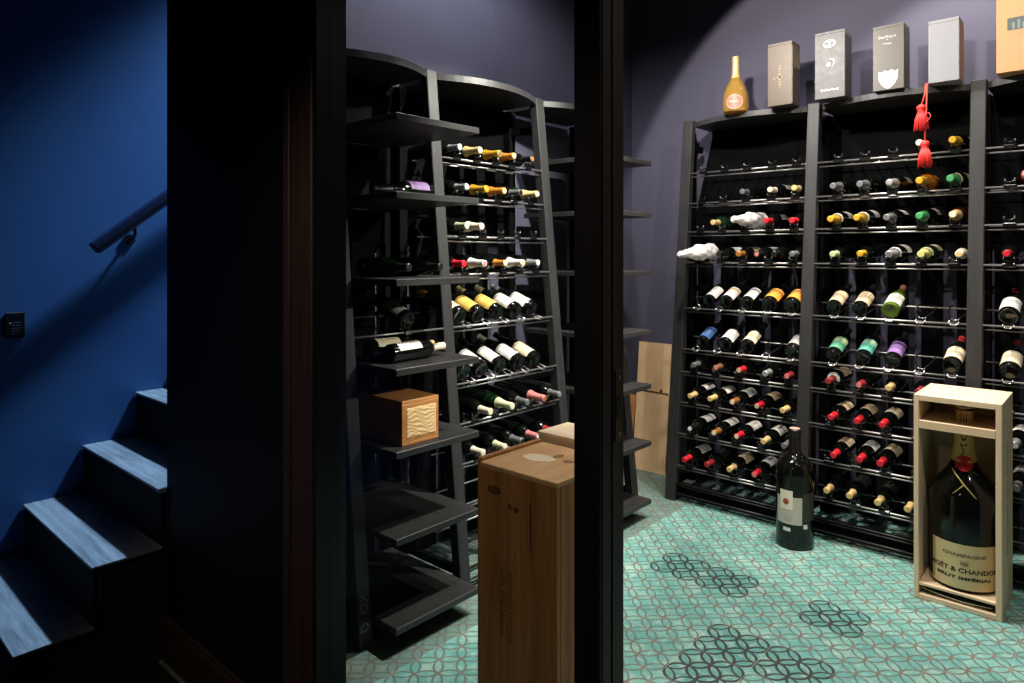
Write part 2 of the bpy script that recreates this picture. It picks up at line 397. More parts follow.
# frame of the glazing: jamb by the dark panel, mullion at the opening, head and bottom rails
b = bm_new()
add_box(b, -1.768, -1.660, 1.022, 1.105, 0, 2.55, bev=.003); add_box(b, -1.660, -1.652, 1.03, 1.10, 0, 2.55)
add_box(b, -1.80, -1.768, 1.016, 1.03, 0, 2.55, bev=.003)
struct('trim_1', b, M['jamb'])
struct('trim_2', box(-1.652, -1.638, 1.024, 1.119, 0, 2.55), M['gloss'])
b = bm_new(); add_box(b, -.766, -.714, 1.029, 1.102, 0, 2.55, bev=.002); add_box(b, -.714, -.709, 1.032, 1.058, 0, 2.55); add_box(b, -.714, -.709, 1.064, 1.100, 0, 2.55)
struct('trim_3', b, M['jamb'])
struct('trim_4', box(-.766, -.709, 1.022, 1.0285, 0, 2.55), M['part'])
b = bm_new(); add_box(b, -1.638, -.770, 1.03, 1.10, 2.47, 2.55, bev=.003); add_box(b, -1.638, -.770, 1.03, 1.10, 0, .09, bev=.003)
w = struct('window_1', b, M['jamb'])
obj('pane', box(-1.638, -.770, 1.062, 1.070, .09, 2.47), M['glass'], w)
b = bm_new(); add_box(b, -.709, -.7065, 1.069, 1.094, 1.150, 1.285, bev=.001)
sp = obj('strike_plate', b, M['brass']); tag(sp, 'narrow aged brass strike plate let into the dark door post', 'strike plate')
for z in (1.165, 1.27): obj('screw', add_tube(bm_new(), [(-.7065, 1.081, z), (-.705, 1.081, z)], .004, 10), M['rail'], sp)
obj('latch_hole', box(-.7066, -.7055, 1.074, 1.088, 1.195, 1.235), M['ink'], sp)

# ------------------------------------------------------------------ stairs
RUN, RISE, Y1 = .224, .2095, .570
st = thing('staircase', 'dark oak staircase rising along the blue wall', 'staircase', (-3.1, Y1, 0))
def rel(bm, root):
    for v in bm.verts: v.co -= root.location
    return bm
for i in range(11):
    y = Y1+i*RUN; z = (i+1)*RISE; xr = -2.657 if i < 2 else -2.706
    bm = box(-3.548, xr, y-.012, y+RUN-.001, z-.012, z, bev=.002)
    if i == 2: add_box(bm, -2.706, -2.657, y-.012, 1.128, z-.012, z)
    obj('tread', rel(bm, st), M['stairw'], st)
    x2 = -2.658 if i < 3 else xr
    obj('riser', rel(box(-3.546, x2-.002, y-.006, y+.012, z-RISE+.001, z-.0125), st), M['stairr'], st)
b = bm_new()
for i in range(3):
    y = Y1+i*RUN; add_box(b, -2.676, -2.657, y+.023, min(y+RUN+.02, 1.028), 0.001, (i+1)*RISE-.031)
obj('side_panel', rel(b, st), M['side'], st)

# handrail on the blue wall
hr = thing('handrail', 'dark blue wooden handrail slanting up the blue stair wall', 'handrail', (-3.47, 1.2, 1.66))
dirr = Vector((0, .342, .274)).normalized(); p0 = Vector((-3.475, 1.03, 1.522)); upv = Vector((0, -dirr.z, dirr.y))
def bar(a, bb, hw, hh, bev):
    bm = bm_new(); q = []
    for p in (a, bb):
        for sx, sz in ((-1, -1), (1, -1), (1, 1), (-1, 1)): q.append(p+Vector((sx*hw, 0, 0))+upv*sz*hh)
    add_hexa(bm, q, bev); return bm
a = p0; e = p0+dirr*1.5
obj('rail', rel(bar(a, e, .022, .030, .008), hr), M['rail_blue'], hr)
obj('rail_groove', rel(bar(a+Vector((.0225, 0, 0))+dirr*.02-upv*.006, e+Vector((.0225, 0, 0))-upv*.006, .0018, .005, 0), hr), M['dark_plastic'], hr)
for t in (.20, 1.1):
    q = p0+dirr*t-upv*.03
    br = bm_new(); add_tube(br, [q, q-Vector((0, 0, .035)), q-Vector((.03, 0, .05)), (-3.549, q.y, q.z-.055)], .007, 10)
    add_tube(br, [(-3.5499, q.y, q.z-.055), (-3.543, q.y, q.z-.055)], .026, 16)
    obj('bracket', rel(br, hr), M['dark_plastic'], hr)

ip = thing('wall_switch', 'small dark wall switch panel low on the blue stair wall', 'switch', (-3.549, .752, 1.195))
obj('plate', box(0, .012, -.035, .035, -.056, .056, bev=.003), M['dark_plastic'], ip)
for z in (.012, 0, -.012, -.024, -.034): obj('button_line', box(.012, .0128, -.012, .022, z-.0012, z+.0012), M['grey_print'], ip)
obj('indicator', add_tube(bm_new(), [(.012, -.018, .010), (.0132, -.018, .010)], .004, 10), M['white_print'], ip)

# ------------------------------------------------------------------ racks
def bow_board(x0, x1, yfront, yback, bow, z0, z1, swap=False, n=18):
    """board with a bowed front edge; swap: runs along Y and fronts +X"""
    bm = bm_new(); top, bot = [], []
    outline = [(x0+(x1-x0)*i/n, yfront-bow*(1-(2*i/n-1)**2)) for i in range(n+1)]
    outline = outline+[(x1, yback), (x0, yback)]
    conv = (lambda x, y: (y, x)) if swap else (lambda x, y: (x, y))
    for x, y in outline:
        X, Y = conv(x, y); top.append(bm.verts.new((X, Y, z1))); bot.append(bm.verts.new((X, Y, z0)))
    bm.faces.new(top); bm.faces.new(bot[::-1]); N = len(outline)
    for i in range(N): bm.faces.new((top[i], bot[i], bot[(i+1) % N], top[(i+1) % N]))
    return bm

def horiz_cradle():
    """saddle for a lying bottle: rod clamp, neck saddle and two runners to the rear rod; x across, y back, z up from the front rod"""
    bm = bm_new()
    add_box(bm, -.026, .026, -.009, .012, -.008, .010, bev=.003)
    for s in (-1, 1):
        add_tube(bm, [(s*.016, 0, .006), (s*.019, -.004, .022), (s*.022, -.006, .036)], .004, 6)
        add_tube(bm, [(s*.020, .005, .004), (s*.026, .09, .004), (s*.030, .19, .010), (s*.034, .205, .024)], .0032, 6)
    add_tube(bm, [(.020*math.cos(t), -.004, .040-.020*math.sin(t)) for t in [PI*i/8 for i in range(9)]], .004, 6)
    add_tube(bm, [(.031*math.cos(t), .200, .026-.022*math.sin(t)) for t in [PI*i/8 for i in range(9)]], .0032, 6)
    return bm
def display_cradle():
    """tilted tulip of wire for a bottle shown label up"""
    bm = bm_new()
    for s in (-1, 1):
        add_tube(bm, [(s*.020, -.006, .002), (s*.019, .03, .014), (s*.018, .055, .024), (s*.034, .09, .040), (s*.042, .13, .056), (s*.040, .165, .070), (s*.030, .185, .076)], .0034, 6)
    add_tube(bm, [(-.018, .045, .020), (-.012, .048, .016), (0, .05, .013), (.012, .048, .016), (.018, .045, .020)], .003, 6)
    add_tube(bm, [(-.020, -.006, .002), (-.012, -.010, -.006), (.012, -.010, -.006), (.020, -.006, .002)], .003, 6)
    return bm
ME_HC = mesh('cradle_wire', horiz_cradle()); ME_DC = mesh('display_cradle_wire', display_cradle())

def leaning_post(x0, x1, yfun, depth, swap):
    """front post following the leaning front plane"""
    bm = bm_new(); q = []
    for z in (0, H):
        y = yfun(z); s = depth if not swap else -depth
        c = [(x0, y), (x1, y), (x1, y+s), (x0, y+s)]
        q += [(a, bb, z) if not swap else (bb, a, z) for a, bb in c]
    add_hexa(bm, q, .003); return bm

# far rack along the back wall ------------------------------------------------
far = thing('wine_rack', 'black far wine rack of three bays with leaning posts along the back wall', 'wine rack', (-.96, 3.95, 0), 'wine racks')
def rp(name, bm, m): return obj(name, rel(bm, far), m, far)
POSTX = [RX0+i*BAYW for i in range(4)]
for i, x in enumerate(POSTX):
    rp('post', leaning_post(x, x+.065, yf, .05, False), M['black'])
    xr = x-.075 if i == 0 else x+.008
    rp('rear_post', box(xr, xr+.049, 4.17, 4.215, 0, 2.305), M['slat'])
    for z in (.10, 1.28, 2.18):
        rp('side_brace', box(x+.02, x+.045, yf(z)+.05, 4.17, z-.02, z+.02), M['slat'])
for i in range(3):
    x0, x1 = POSTX[i]+.065, POSTX[i+1]
    rp('top_board', bow_board(x0-.002, x1+.002, 4.015, 4.245, .115, 2.306, 2.336), M['blackX'])
    for r, z in enumerate(ROWS+[.108, .047]):
        bm = bm_new()
        add_tube(bm, [(x0-.004, yf(z)+.006, z), (x1+.004, yf(z)+.006, z)], .0048, 8)
        add_tube(bm, [(x0-.004, yf(z)+.022, z-.022), (x1+.004, yf(z)+.022, z-.022)], .0038, 8)
        rp('rail', bm, M['rail'] if r < 10 else M['wire_dark'])
        if r == 10: rp('base_bar', box(x0, x1, yf(z)+.026, yf(z)+.05, .02, z-.004), M['slat'])
        if r < 10:
            dy, dz = (.17, .062) if r in DISP else (.21, .002)
            bm = bm_new(); add_tube(bm, [(x0-.004, yf(z)+dy, z+dz), (x1+.004, yf(z)+dy, z+dz)], .0042, 8)
            rp('rear_rail', bm, M['rail'])
xg = -2.17
while xg < .1:
    a, bb = xg+.031, xg+.163-.031
    rp('back_slat', box(a, bb, 4.222, 4.234, .02, 1.56), M['slat']); xg += .163
bm = bm_new(); add_hexa(bm, [(-2.025, 4.222, 2.3055), (.25, 4.222, 2.3055), (.25, 4.234, 2.3055), (-2.025, 4.234, 2.3055), (-2.20, 4.222, 1.56), (.25, 4.222, 1.56), (.25, 4.234, 1.56), (-2.20, 4.234, 1.56)])
rp('back_panel', bm, M['slat'])
COLS = [[-1.965, -1.825, -1.685, -1.535, -1.398], [-1.175, -1.042, -.908, -.770, -.630], [-.415, -.28]]
for bay, cols in enumerate(COLS):
    for r, z in enumerate(ROWS):
        for ci, x in enumerate(cols):
            if bay == 2 and ci == 1 and r not in (1, 3): continue
            if bay == 1 and r >= 7 and ci == 4: continue
            d = r in DISP
            o = link('display_cradle' if d else 'bottle_cradle', ME_DC if d else ME_HC, M['wire'] if d else M['cradle'], far)
            o.location = Vector((x, yf(z)+.006, z))-far.location

# side rack along the left wall -----------------------------------------------
sd = thing('wine_rack', 'black side wine rack with bowed top and protruding flat shelves behind the glass', 'wine rack', (-2.45, 2.45, 0), 'wine racks')
def sp_(name, bm, m): return obj(name, rel(bm, sd), m, sd)
SPOST = [(1.530, 1.590), (2.060, 2.122), (2.838, 2.902), (3.448, 3.512)]
for a, bb in SPOST:
    sp_('post', leaning_post(a, bb, xf, .05, True), M['black'])
    sp_('rear_post', box(-2.628, -2.585, a+.008, bb-.008, 0, 2.30), M['slat'])
    for z in (.10, 1.28, 2.18): sp_('side_brace', box(-2.585, xf(z)-.05, a+.02, a+.044, z-.018, z+.018), M['slat'])
for i, bow in ((0, .07), (1, .105), (2, .10)):
    a, bb = SPOST[i][1], SPOST[i+1][0]
    bm = bow_board(a-.002, bb+.002, 2.385, 2.655, bow, 2.308, 2.338, True)
    for v in bm.verts: v.co.x = -v.co.x
    sp_('top_board', bm, M['blackY'])
a, bb = SPOST[1][1], SPOST[2][0]
for r, z in enumerate(LROWS+[.108, .047]):
    bm = bm_new()
    add_tube(bm, [(xf(z)-.006, a-.004, z), (xf(z)-.006, bb+.004, z)], .0048, 8)
    add_tube(bm, [(xf(z)-.022, a-.004, z-.022), (xf(z)-.022, bb+.004, z-.022)], .0038, 8)
    sp_('rail', bm, M['rail'] if r < 10 else M['wire_dark'])
    if r < 10:
        dy, dz = (.17, .062) if r in DISP else (.21, .002)
        bm = bm_new(); add_tube(bm, [(xf(z)-dy, a-.004, z+dz), (xf(z)-dy, bb+.004, z+dz)], .0042, 8)
        sp_('rear_rail', bm, M['rail'])
bm = bm_new(); z = LROWS[4]
add_tube(bm, [(xf(z)-.006, 1.586, z), (xf(z)-.006, 2.064, z)], .0048, 8); add_tube(bm, [(xf(z)-.176, 1.586, z+.062), (xf(z)-.176, 2.064, z+.062)], .0042, 8)
sp_('rail', bm, M['rail'])
yg = 1.61
while yg < 2.75:
    sp_('back_slat', box(-2.645, -2.633, yg+.03, yg+.16, .02, 1.55), M['slat']); yg += .19
sp_('back_panel', box(-2.645, -2.633, 1.60, 2.90, 1.55, 2.3075), M['slat'])
SCOLS = [2.215, 2.350, 2.478, 2.600, 2.728]
for r, z in enumerate(LROWS):
    if r in (8, 9): continue
    for y in SCOLS+([1.86] if r == 4 else []):
        d = r in DISP
        o = link('display_cradle' if d else 'bottle_cradle', ME_DC if d else ME_HC, M['wire'] if d else M['cradle'], sd)
        o.location = Vector((xf(z)-.006, y, z))-sd.location; o.rotation_euler = (0, 0, PI/2)
for z in (2.0, 1.707, 1.38, 1.046, .738, .415, .085):
    for y0, y1 in ((1.595, 2.03), (2.985, 3.415)):
        s = sp_('shelf', box(-2.60, -2.014, y0, y1, z, z+.026, bev=.002), M['blackY'])
# maker's letters up the near post
tm = text_mesh('D  OX', .052, .0004); place_flat(tm, (0, 0, 0), (0, 0, 1), (0, -1, 0))
for v in tm.vertices:
    zz = v.co.z+.135; v.co = Vector((xf(zz)+.0012+v.co.x, v.co.y+1.560, zz))-Vector(sd.location)
link('post_lettering', tm, M['grey_print'], sd)

# ------------------------------------------------------------------ bottles
def prof_bordeaux(s=1.0):
    return [(0.012, .010), (.030, .002), (.0355, .0), (.0375, .004), (.0375, .185), (.0368, .198), (.0335, .212), (.0265, .224), (.0185, .233), (.0150, .243), (.0140, .262), (.0138, .290), (.0152, .292), (.0152, .300), (.0138, .302)]
def prof_burgundy():
    return [(0.012, .010), (.032, .002), (.038, .0), (.0405, .004), (.0405, .145), (.0395, .160), (.0355, .182), (.0290, .205), (.0215, .228), (.0165, .248), (.0146, .268), (.0142, .290), (.0156, .292), (.0156, .298), (.014, .300)]
def prof_champagne():
    return [(0.012, .012), (.035, .002), (.041, .0), (.0440, .005), (.0440, .130), (.0430, .150), (.0390, .175), (.0320, .202), (.0240, .228), (.0185, .250), (.0160, .272), (.0150, .296), (.0172, .300), (.0172, .310), (.0150, .313)]
PROF = {'bordeaux': prof_bordeaux(), 'burgundy': prof_burgundy(), 'champagne': prof_champagne()}
BLEN = {'bordeaux': .303, 'burgundy': .301, 'champagne': .316}
CAPZ = {'bordeaux': .236, 'burgundy': .240, 'champagne': .222}
def rad_at(pr, z):
    pr = [p for p in pr[3:]]
    for (r0, z0), (r1, z1) in zip(pr, pr[1:]):
        if z0 <= z <= z1: return r0+(r1-r0)*(z-z0)/max(1e-6, z1-z0)
    return pr[-1][0]
ME = {}
for s, pr in PROF.items():
    bm = bm_new(); add_lathe(bm, pr, 22); ME[s, 'glass'] = mesh(s+'_glass', bm)
    zc = CAPZ[s]; zs = [zc+(BLEN[s]-.004-zc)*i/7 for i in range(8)]
    cp = [(rad_at(pr, z)+.0012, z) for z in zs]+[(rad_at(pr, zs[-1])+.0012, BLEN[s]), (rad_at(pr, zs[-1])-.002, BLEN[s]+.0022)]
    bm = bm_new(); add_lathe(bm, cp, 20, cap0=False); ME[s, 'cap'] = mesh(s+'_capsule', bm)
    bm = bm_new(); add_lathe(bm, [(.0125, BLEN[s]+.0022), (.0122, BLEN[s]+.0036)], 18); ME[s, 'top'] = mesh(s+'_capsule_top', bm)
    z0, z1 = (.030, .135) if s != 'bordeaux' else (.030, .150)
    R = rad_at(pr, .09)+.0007
    bm = bm_new(); add_lathe(bm, [(R, z0+(z1-z0)*i/4) for i in range(5)], 16, a0=-1.35, a1=1.35, uv=True); ME[s, 'label'] = mesh(s+'_label', bm, False)
    zn = zc-.022
    bm = bm_new(); add_lathe(bm, [(rad_at(pr, zn+.017*i/3)+.0009, zn+.017*i/3) for i in range(4)], 20, a0=-1.9, a1=1.9, uv=True); ME[s, 'collar'] = mesh(s+'_collar', bm, False)
    for kk in ('label', 'collar'):
        me = ME[s, kk]; me.update()
NB = [0]
def bottle(base, axis, label, group, shape='bordeaux', capc='red', top=None, glass='dark', lab=None, collar=None, up=(0, 0, 1)):
    """one bottle: glass, capsule, label ... base = centre of its bottom, axis = direction of its neck"""
    a = Vector(axis).normalized(); u = Vector(up); x = (u-a*u.dot(a)).normalized()
    roll = random.uniform(-.18, .18); x = Matrix.Rotation(roll, 3, a) @ x
    y = a.cross(x); mt = Matrix((x, y, a)).transposed().to_4x4(); mt.translation = Vector(base)
    t = thing('wine_bottle', label, 'bottle', group=group); t.matrix_world = mt
    link('glass_body', ME[shape, 'glass'], G[glass], t)
    cpo = link('capsule', ME[shape, 'cap'], K[capc], t) if capc else t
    if top: link('capsule_top', ME[shape, 'top'], K[top], cpo)['label'] = top+' capsule top'
    if lab: link('paper_label', ME[shape, 'label'], L[lab], t)
    if collar: link('neck_collar', ME[shape, 'collar'], L[collar], t)
    NB[0] += 1
    return t
ORD = ['first', 'second', 'third', 'fourth', 'fifth', 'sixth', 'seventh', 'eighth', 'ninth', 'tenth']
GF, GS = 'wine bottles in the far rack', 'wine bottles in the side rack'
# (x, capsule, capsule top, glass, label, shape, collar, words)
S_, B_, CH = 'bordeaux', 'burgundy', 'champagne'
FAR = {
 (0, 1): [(-1.693, 'grey', None, 'dark', None, S_, None, 'dark bottle with a grey capsule'), (-1.522, 'cream', 'cream', 'dark', 'greyw', S_, None, 'dark bottle with a cream capsule'), (-1.385, 'tan', 'tan', 'dark', None, S_, None, 'dark bottle with a tan capsule')],
 (0, 2): [(-1.862, 'tan', None, 'bgreen', None, S_, None, 'bottle with a small tan cap'), (-1.545, 'red', None, 'dark', 'greyw', S_, None, 'red-foiled bottle'), (-1.405, 'red', None, 'dark', None, S_, None, 'red-foiled bottle')],
 (0, 3): [(-1.815, 'black', None, 'dark', 'white', S_, None, 'black-capped bottle'), (-1.700, 'copper', None, 'dark', 'cream', S_, None, 'copper-capped bottle'), (-1.585, 'black', 'pink', 'dark', 'greyw', S_, None, 'black bottle with a pinkish tip'), (-1.490, 'black', None, 'dark', None, S_, None, 'all-black bottle'), (-1.394, 'grey', 'grey', 'dark', None, S_, None, 'grey-capped bottle')],
 (0, 6): [(-1.950, 'grey', None, 'dark', None, S_, None, 'grey-capped bottle'), (-1.815, 'brown', 'pink', 'dark', None, S_, None, 'brown-capped bottle'), (-1.662, 'red', 'paleg', 'dark', 'black', S_, None, 'red-foiled bottle with a pale green tip'), (-1.516, 'silver', None, 'dark', None, S_, None, 'silver-capped bottle'), (-1.398, 'darkred', 'pink', 'dark', 'greyw', S_, None, 'rose-red capped bottle')],
 (0, 7): [(-1.967, 'tan', 'tan', 'dark', 'white', S_, None, 'tan-capped bottle'), (-1.830, 'tan', 'tan', 'dark', 'white', S_, None, 'tan-capped bottle'), (-1.703, 'copper', 'cream', 'dark', 'white', S_, None, 'cream and orange capped bottle'), (-1.548, 'red', 'paleg', 'dark', 'beige', S_, None, 'pale-tipped red-foiled bottle'), (-1.404, 'tan', 'tan', 'dark', None, S_, None, 'dull tan-capped bottle')],
 (0, 8): [(-1.950, 'black', 'white', 'dark', 'white', S_, None, 'black bottle with a white tip'), (-1.800, 'copper', 'cream', 'dark', 'white', S_, None, 'orange and cream capped bottle'), (-1.663, 'red', 'cream', 'dark', 'white', S_, None, 'red-foiled bottle with a cream tip'), (-1.514, 'tan', 'tan', 'dark', 'white', S_, None, 'tan-capped bottle'), (-1.392, 'grey', None, 'dark', None, S_, None, 'grey-capped bottle behind the big bottle')],
 (0, 9): [(-1.976, 'red', None, 'dark', 'greyw', S_, None, 'bright red-capped bottle'), (-1.842, 'darkred', None, 'dark', 'black', S_, None, 'dull red-capped bottle'), (-1.702, 'tan', 'tan', 'dark', 'beige', S_, None, 'tan-capped bottle'), (-1.560, 'red', 'pink', 'dark', 'white', S_, None, 'red-capped bottle')],
 (1, 0): [(-.778, 'cream', 'cream', 'dark', None, S_, None, 'cream-capped bottle half behind the tassel'), (-.636, 'gold', 'gold', 'dark', 'greyw', CH, None, 'gold-foiled bottle')],
 (1, 1): [(-1.180, 'grey', None, 'dark', None, CH, None, 'grey-foiled bottle'), (-1.046, 'grey', None, 'dark', None, CH, None, 'grey-foiled bottle'), (-.911, 'silver', 'silver', 'dark', 'greyw', CH, None, 'silver-foiled bottle'), (-.783, 'gold', None, 'amber', 'orange', CH, None, 'amber bottle with gold foil'), (-.642, 'green', None, 'bgreen', 'cream', CH, 'cream', 'green-foiled bottle')],
 (1, 2): [(-1.198, 'gold', None, 'dark', 'white', CH, 'white', 'yellow-gold foiled bottle'), (-1.063, 'gold', None, 'dark', 'white', CH, 'white', 'yellow-gold foiled bottle'), (-.922, 'grey', None, 'dark', 'white', CH, None, 'grey-foiled bottle with a white label'), (-.774, 'green', None, 'dark', 'greyw', CH, None, 'green-foiled bottle'), (-.633, 'tan', 'cream', 'red', None, CH, None, 'dark red bottle with a tan foil')],
 (1, 3): [(-1.180, 'paleg', None, 'dark', None, S_, None, 'pale green capped bottle'), (-1.047, 'gold', None, 'dark', None, S_, None, 'gold-capped bottle'), (-.905, 'silver', 'grey', 'dark', 'white', CH, 'white', 'silver-foiled bottle with a white collar'), (-.761, 'yellow', None, 'bgreen', 'cream', CH, 'cream', 'pale yellow-green foiled bottle'), (-.612, 'cream', 'tan', 'dark', None, CH, None, 'cream-foiled bottle')],
 (1, 6): [(-1.178, 'darkred', None, 'dark', 'beige', S_, 'white', 'dark red capped bottle with a white collar'), (-1.030, 'darkred', 'pink', 'dark', 'black', S_, None, 'rose-red capped bottle'), (-.896, 'tan', 'tan', 'dark', 'black', S_, None, 'tan-capped bottle'), (-.765, 'darkred', None, 'dark', None, S_, None, 'dark red capped bottle by the pine case')],
 (1, 7): [(-1.158, 'red', 'red', 'dark', 'beige', S_, None, 'red-capped bottle'), (-1.039, 'red', 'red', 'dark', 'beige', S_, None, 'red-capped bottle'), (-.920, 'red', 'red', 'dark', 'cream', S_, None, 'red-capped bottle')],
 (1, 8): [(-1.146, 'red', 'red', 'dark', 'beige', S_, None, 'red-capped bottle'), (-1.022, 'red', None, 'dark', 'white', S_, None, 'red-capped bottle'), (-.918, 'red', None, 'dark', 'beige', S_, None, 'red-capped bottle')],
 (1, 9): [(-1.172, 'tan', 'tan', 'dark', None, S_, None, 'tan-capped bottle'), (-1.063, 'tan', 'tan', 'dark', 'black', S_, None, 'tan-capped bottle'), (-.925, 'tan', 'tan', 'dark', 'black', S_, None, 'tan-capped bottle'), (-.792, 'tan', 'tan', 'dark', None, S_, None, 'tan-capped bottle beside the pine case')],
 (2, 1): [(-.352, 'pink', 'cream', 'red', None, CH, None, 'dark red bottle with a pinkish foil')],
 (2, 3): [(-.420, 'darkred', 'red', 'dark', None, S_, None, 'red-capped bottle'), (-.290, 'black', None, 'dark', None, S_, None, 'black-capped bottle')],
 (2, 7): [(-.378, 'silver', 'white', 'dark', 'white', S_, None, 'white-tipped bottle')],
 (2, 8): [(-.372, 'grey', None, 'dark', 'greyw', S_, None, 'grey-capped bottle')],
}
BAYN = ['near the plywood', 'middle', 'tasselled']
BAYT = ['first bay', 'middle bay', 'third bay']
for (bay, r), items in FAR.items():
    for i, (x, cc, tp, gl, lb, shp, co, wd) in enumerate(items):
        z = ROWS[r]+.060; y = yf(ROWS[r])-.033+BLEN[shp]+random.uniform(-.006, .006)
        bottle((x, y, z+random.uniform(-.002, .002)), (random.uniform(-.02, .02), -1, -.02), f'{wd}, {ORD[i]} in {ORD[r]} row, {BAYT[bay]}, far rack', GF, shp, cc, tp, gl, lb, co)
DF = {
 (0, 4): [(-1.894, 'black', 'dark', 'white', S_, 'white-labelled dark bottle'), (-1.785, 'black', 'dark', 'goldtop', S_, 'bottle with a tan-edged white label'), (-1.657, 'black', 'dark', 'greyband', S_, 'bottle with a grey-banded white label'), (-1.525, 'black', 'dark', 'orange', CH, 'fat bottle with an orange picture label'), (-1.400, 'black', 'dark', 'orange', CH, 'orange-labelled bottle against the post')],
 (0, 5): [(-1.923, 'black', 'dark', 'blue', S_, 'blue-labelled bottle'), (-1.780, 'black', 'dark', 'white', B_, 'white-labelled bottle'), (-1.645, 'black', 'dark', 'cream', B_, 'cream-labelled bottle'), (-1.385, 'cream', 'dark', 'greyw', B_, 'grey-white labelled bottle beyond the empty cradle')],
 (1, 4): [(-1.178, 'black', 'dark', 'beige', S_, 'beige-labelled dark bottle'), (-1.049, 'black', 'dark', 'beige', S_, 'beige-labelled dark bottle'), (-.904, 'brown', 'green', 'white', B_, 'clear green bottle with a white label')],
 (1, 5): [(-1.171, 'black', 'dark', 'green', S_, 'green-labelled bottle'), (-1.026, 'black', 'dark', 'teal', S_, 'teal-labelled bottle'), (-.889, 'black', 'dark', 'purple', S_, 'purple-labelled bottle'), (-.634, 'darkred', 'dark', 'cream', B_, 'cream-labelled bottle with a red capsule')],
 (2, 4): [(-.415, 'darkred', 'dark', 'white', B_, 'white-labelled bottle with a red neck')],
 (2, 5): [(-.408, 'darkred', 'dark', 'cream', B_, 'cream-labelled bottle with a red neck')],
}
DN = {4: 'upper tilted row', 5: 'lower tilted row'}
T = math.radians(21)
for (bay, r), items in DF.items():
    for i, (x, cc, gl, lb, shp, wd) in enumerate(items):
        z = ROWS[r]+.046; y = yf(ROWS[r])+.006
        bottle((x, y, z), (0, math.cos(T), math.sin(T)), f'{wd}, {ORD[i]} in {DN[r]}, {BAYT[bay]}, far rack', GF, shp, cc, None, gl, lb, None)
SIDE = {
 0: [(2.195, 'silver', 'white', 'dark', S_, 'silver-capped bottle'), (2.325, 'tan', 'cream', 'dark', CH, 'tan-gold foiled bottle'), (2.466, 'gold', 'grey', 'dark', CH, 'gold-foiled bottle'), (2.588, 'orange', 'cream', 'dark', CH, 'orange-gold foiled bottle'), (2.728, 'black', 'copper', 'dark', S_, 'black-capped bottle with copper tip')],
 1: [(2.222, 'silver', 'white', 'dark', S_, 'silver-capped bottle'), (2.362, 'gold', 'gold', 'dark', CH, 'bright yellow-gold foiled bottle'), (2.485, 'orange', 'cream', 'bgreen', CH, 'orange-gold foiled green bottle'), (2.606, 'grey', 'black', 'dark', S_, 'black and silver capped bottle'), (2.733, 'tan', 'cream', 'bgreen', CH, 'cream-gold foiled bottle')],
 2: [(2.215, 'paleg', 'white', 'dark', S_, 'pale green capped bottle'), (2.315, 'cream', 'cream', 'dark', CH, 'cream-foiled bottle')],
 3: [(2.180, 'red', None, 'dark', S_, 'red-capped bottle'), (2.317, 'white', 'pink', 'dark', CH, 'white-foiled bottle'), (2.452, 'orange', 'cream', 'dark', S_, 'orange-gold capped bottle'), (2.575, 'white', 'tan', 'dark', CH, 'white-foiled bottle with tan tip'), (2.711, 'silver', 'white', 'dark', S_, 'silver-capped bottle')],
 6: [(2.268, 'cream', 'cream', 'dark', S_, 'cream-capped bottle'), (2.415, 'palegreen', 'cream', 'bgreen', CH, 'cream and green foiled bottle'), (2.537, 'grey', 'grey', 'dark', S_, 'grey-capped bottle'), (2.655, 'pink', 'copper', 'dark', CH, 'rose-foiled bottle'), (2.785, 'grey', 'silver', 'dark', S_, 'dark grey capped bottle')],
 7: [(2.204, 'cream', 'cream', 'dark', S_, 'cream-capped bottle'), (2.350, 'palegreen', 'cream', 'dark', S_, 'long cream-capped bottle'), (2.470, 'grey', 'black', 'dark', S_, 'dark grey capped bottle'), (2.590, 'pink', 'white', 'dark', S_, 'rose-capped bottle with white tip'), (2.725, 'darkred', 'pink', 'dark', S_, 'red-capped bottle')],
}
for r, items in SIDE.items():
    for i, (y, cc, tp, gl, shp, wd) in enumerate(items):
        z = LROWS[r]+.030
        z = LROWS[r]+.057
        x = xf(LROWS[r])+.033-BLEN[shp]+random.uniform(-.006, .006)
        if r > 5: x += .012
        bottle((x, y, z), (1, random.uniform(-.02, .02), -.02 if r < 5 else -.05), f'{wd}, {ORD[i]} in {ORD[r]} row of side rack', GS, shp, cc, tp, gl, None, None)
SD = {
 4: [(2.165, 'gold', 'dark', 'cream', B_, 'cream-labelled bottle with gold neck foil'), (2.285, 'orange', 'dark', 'yellow', B_, 'cream-yellow labelled bottle'), (2.417, 'yellow', 'dark', 'yellow', B_, 'yellow-labelled bottle'), (2.551, 'palegreen', 'dark', 'white', B_, 'white-labelled bottle with a pale neck'), (2.672, 'grey', 'dark', 'white', B_, 'white-labelled bottle with dark neck')],
 5: [(2.167, 'darkred', 'dark', 'greyw', B_, 'grey-labelled bottle with a red neck'), (2.280, 'black', 'dark', 'white', B_, 'white-labelled bottle'), (2.408, 'black', 'dark', 'white', B_, 'white-labelled fat bottle'), (2.544, 'cream', 'dark', 'white', B_, 'white-labelled bottle with cream tip'), (2.668, 'black', 'dark', 'cream', B_, 'cream-labelled bottle')],
}
for r, items in SD.items():
    for i, (y, cc, gl, lb, shp, wd) in enumerate(items):
        bottle((xf(LROWS[r])-.006, y, LROWS[r]+.048), (-math.cos(T), 0, math.sin(T)), f'{wd}, {ORD[i]} in {DN[r]}, side rack', GS, shp, cc, None, gl, lb, None)
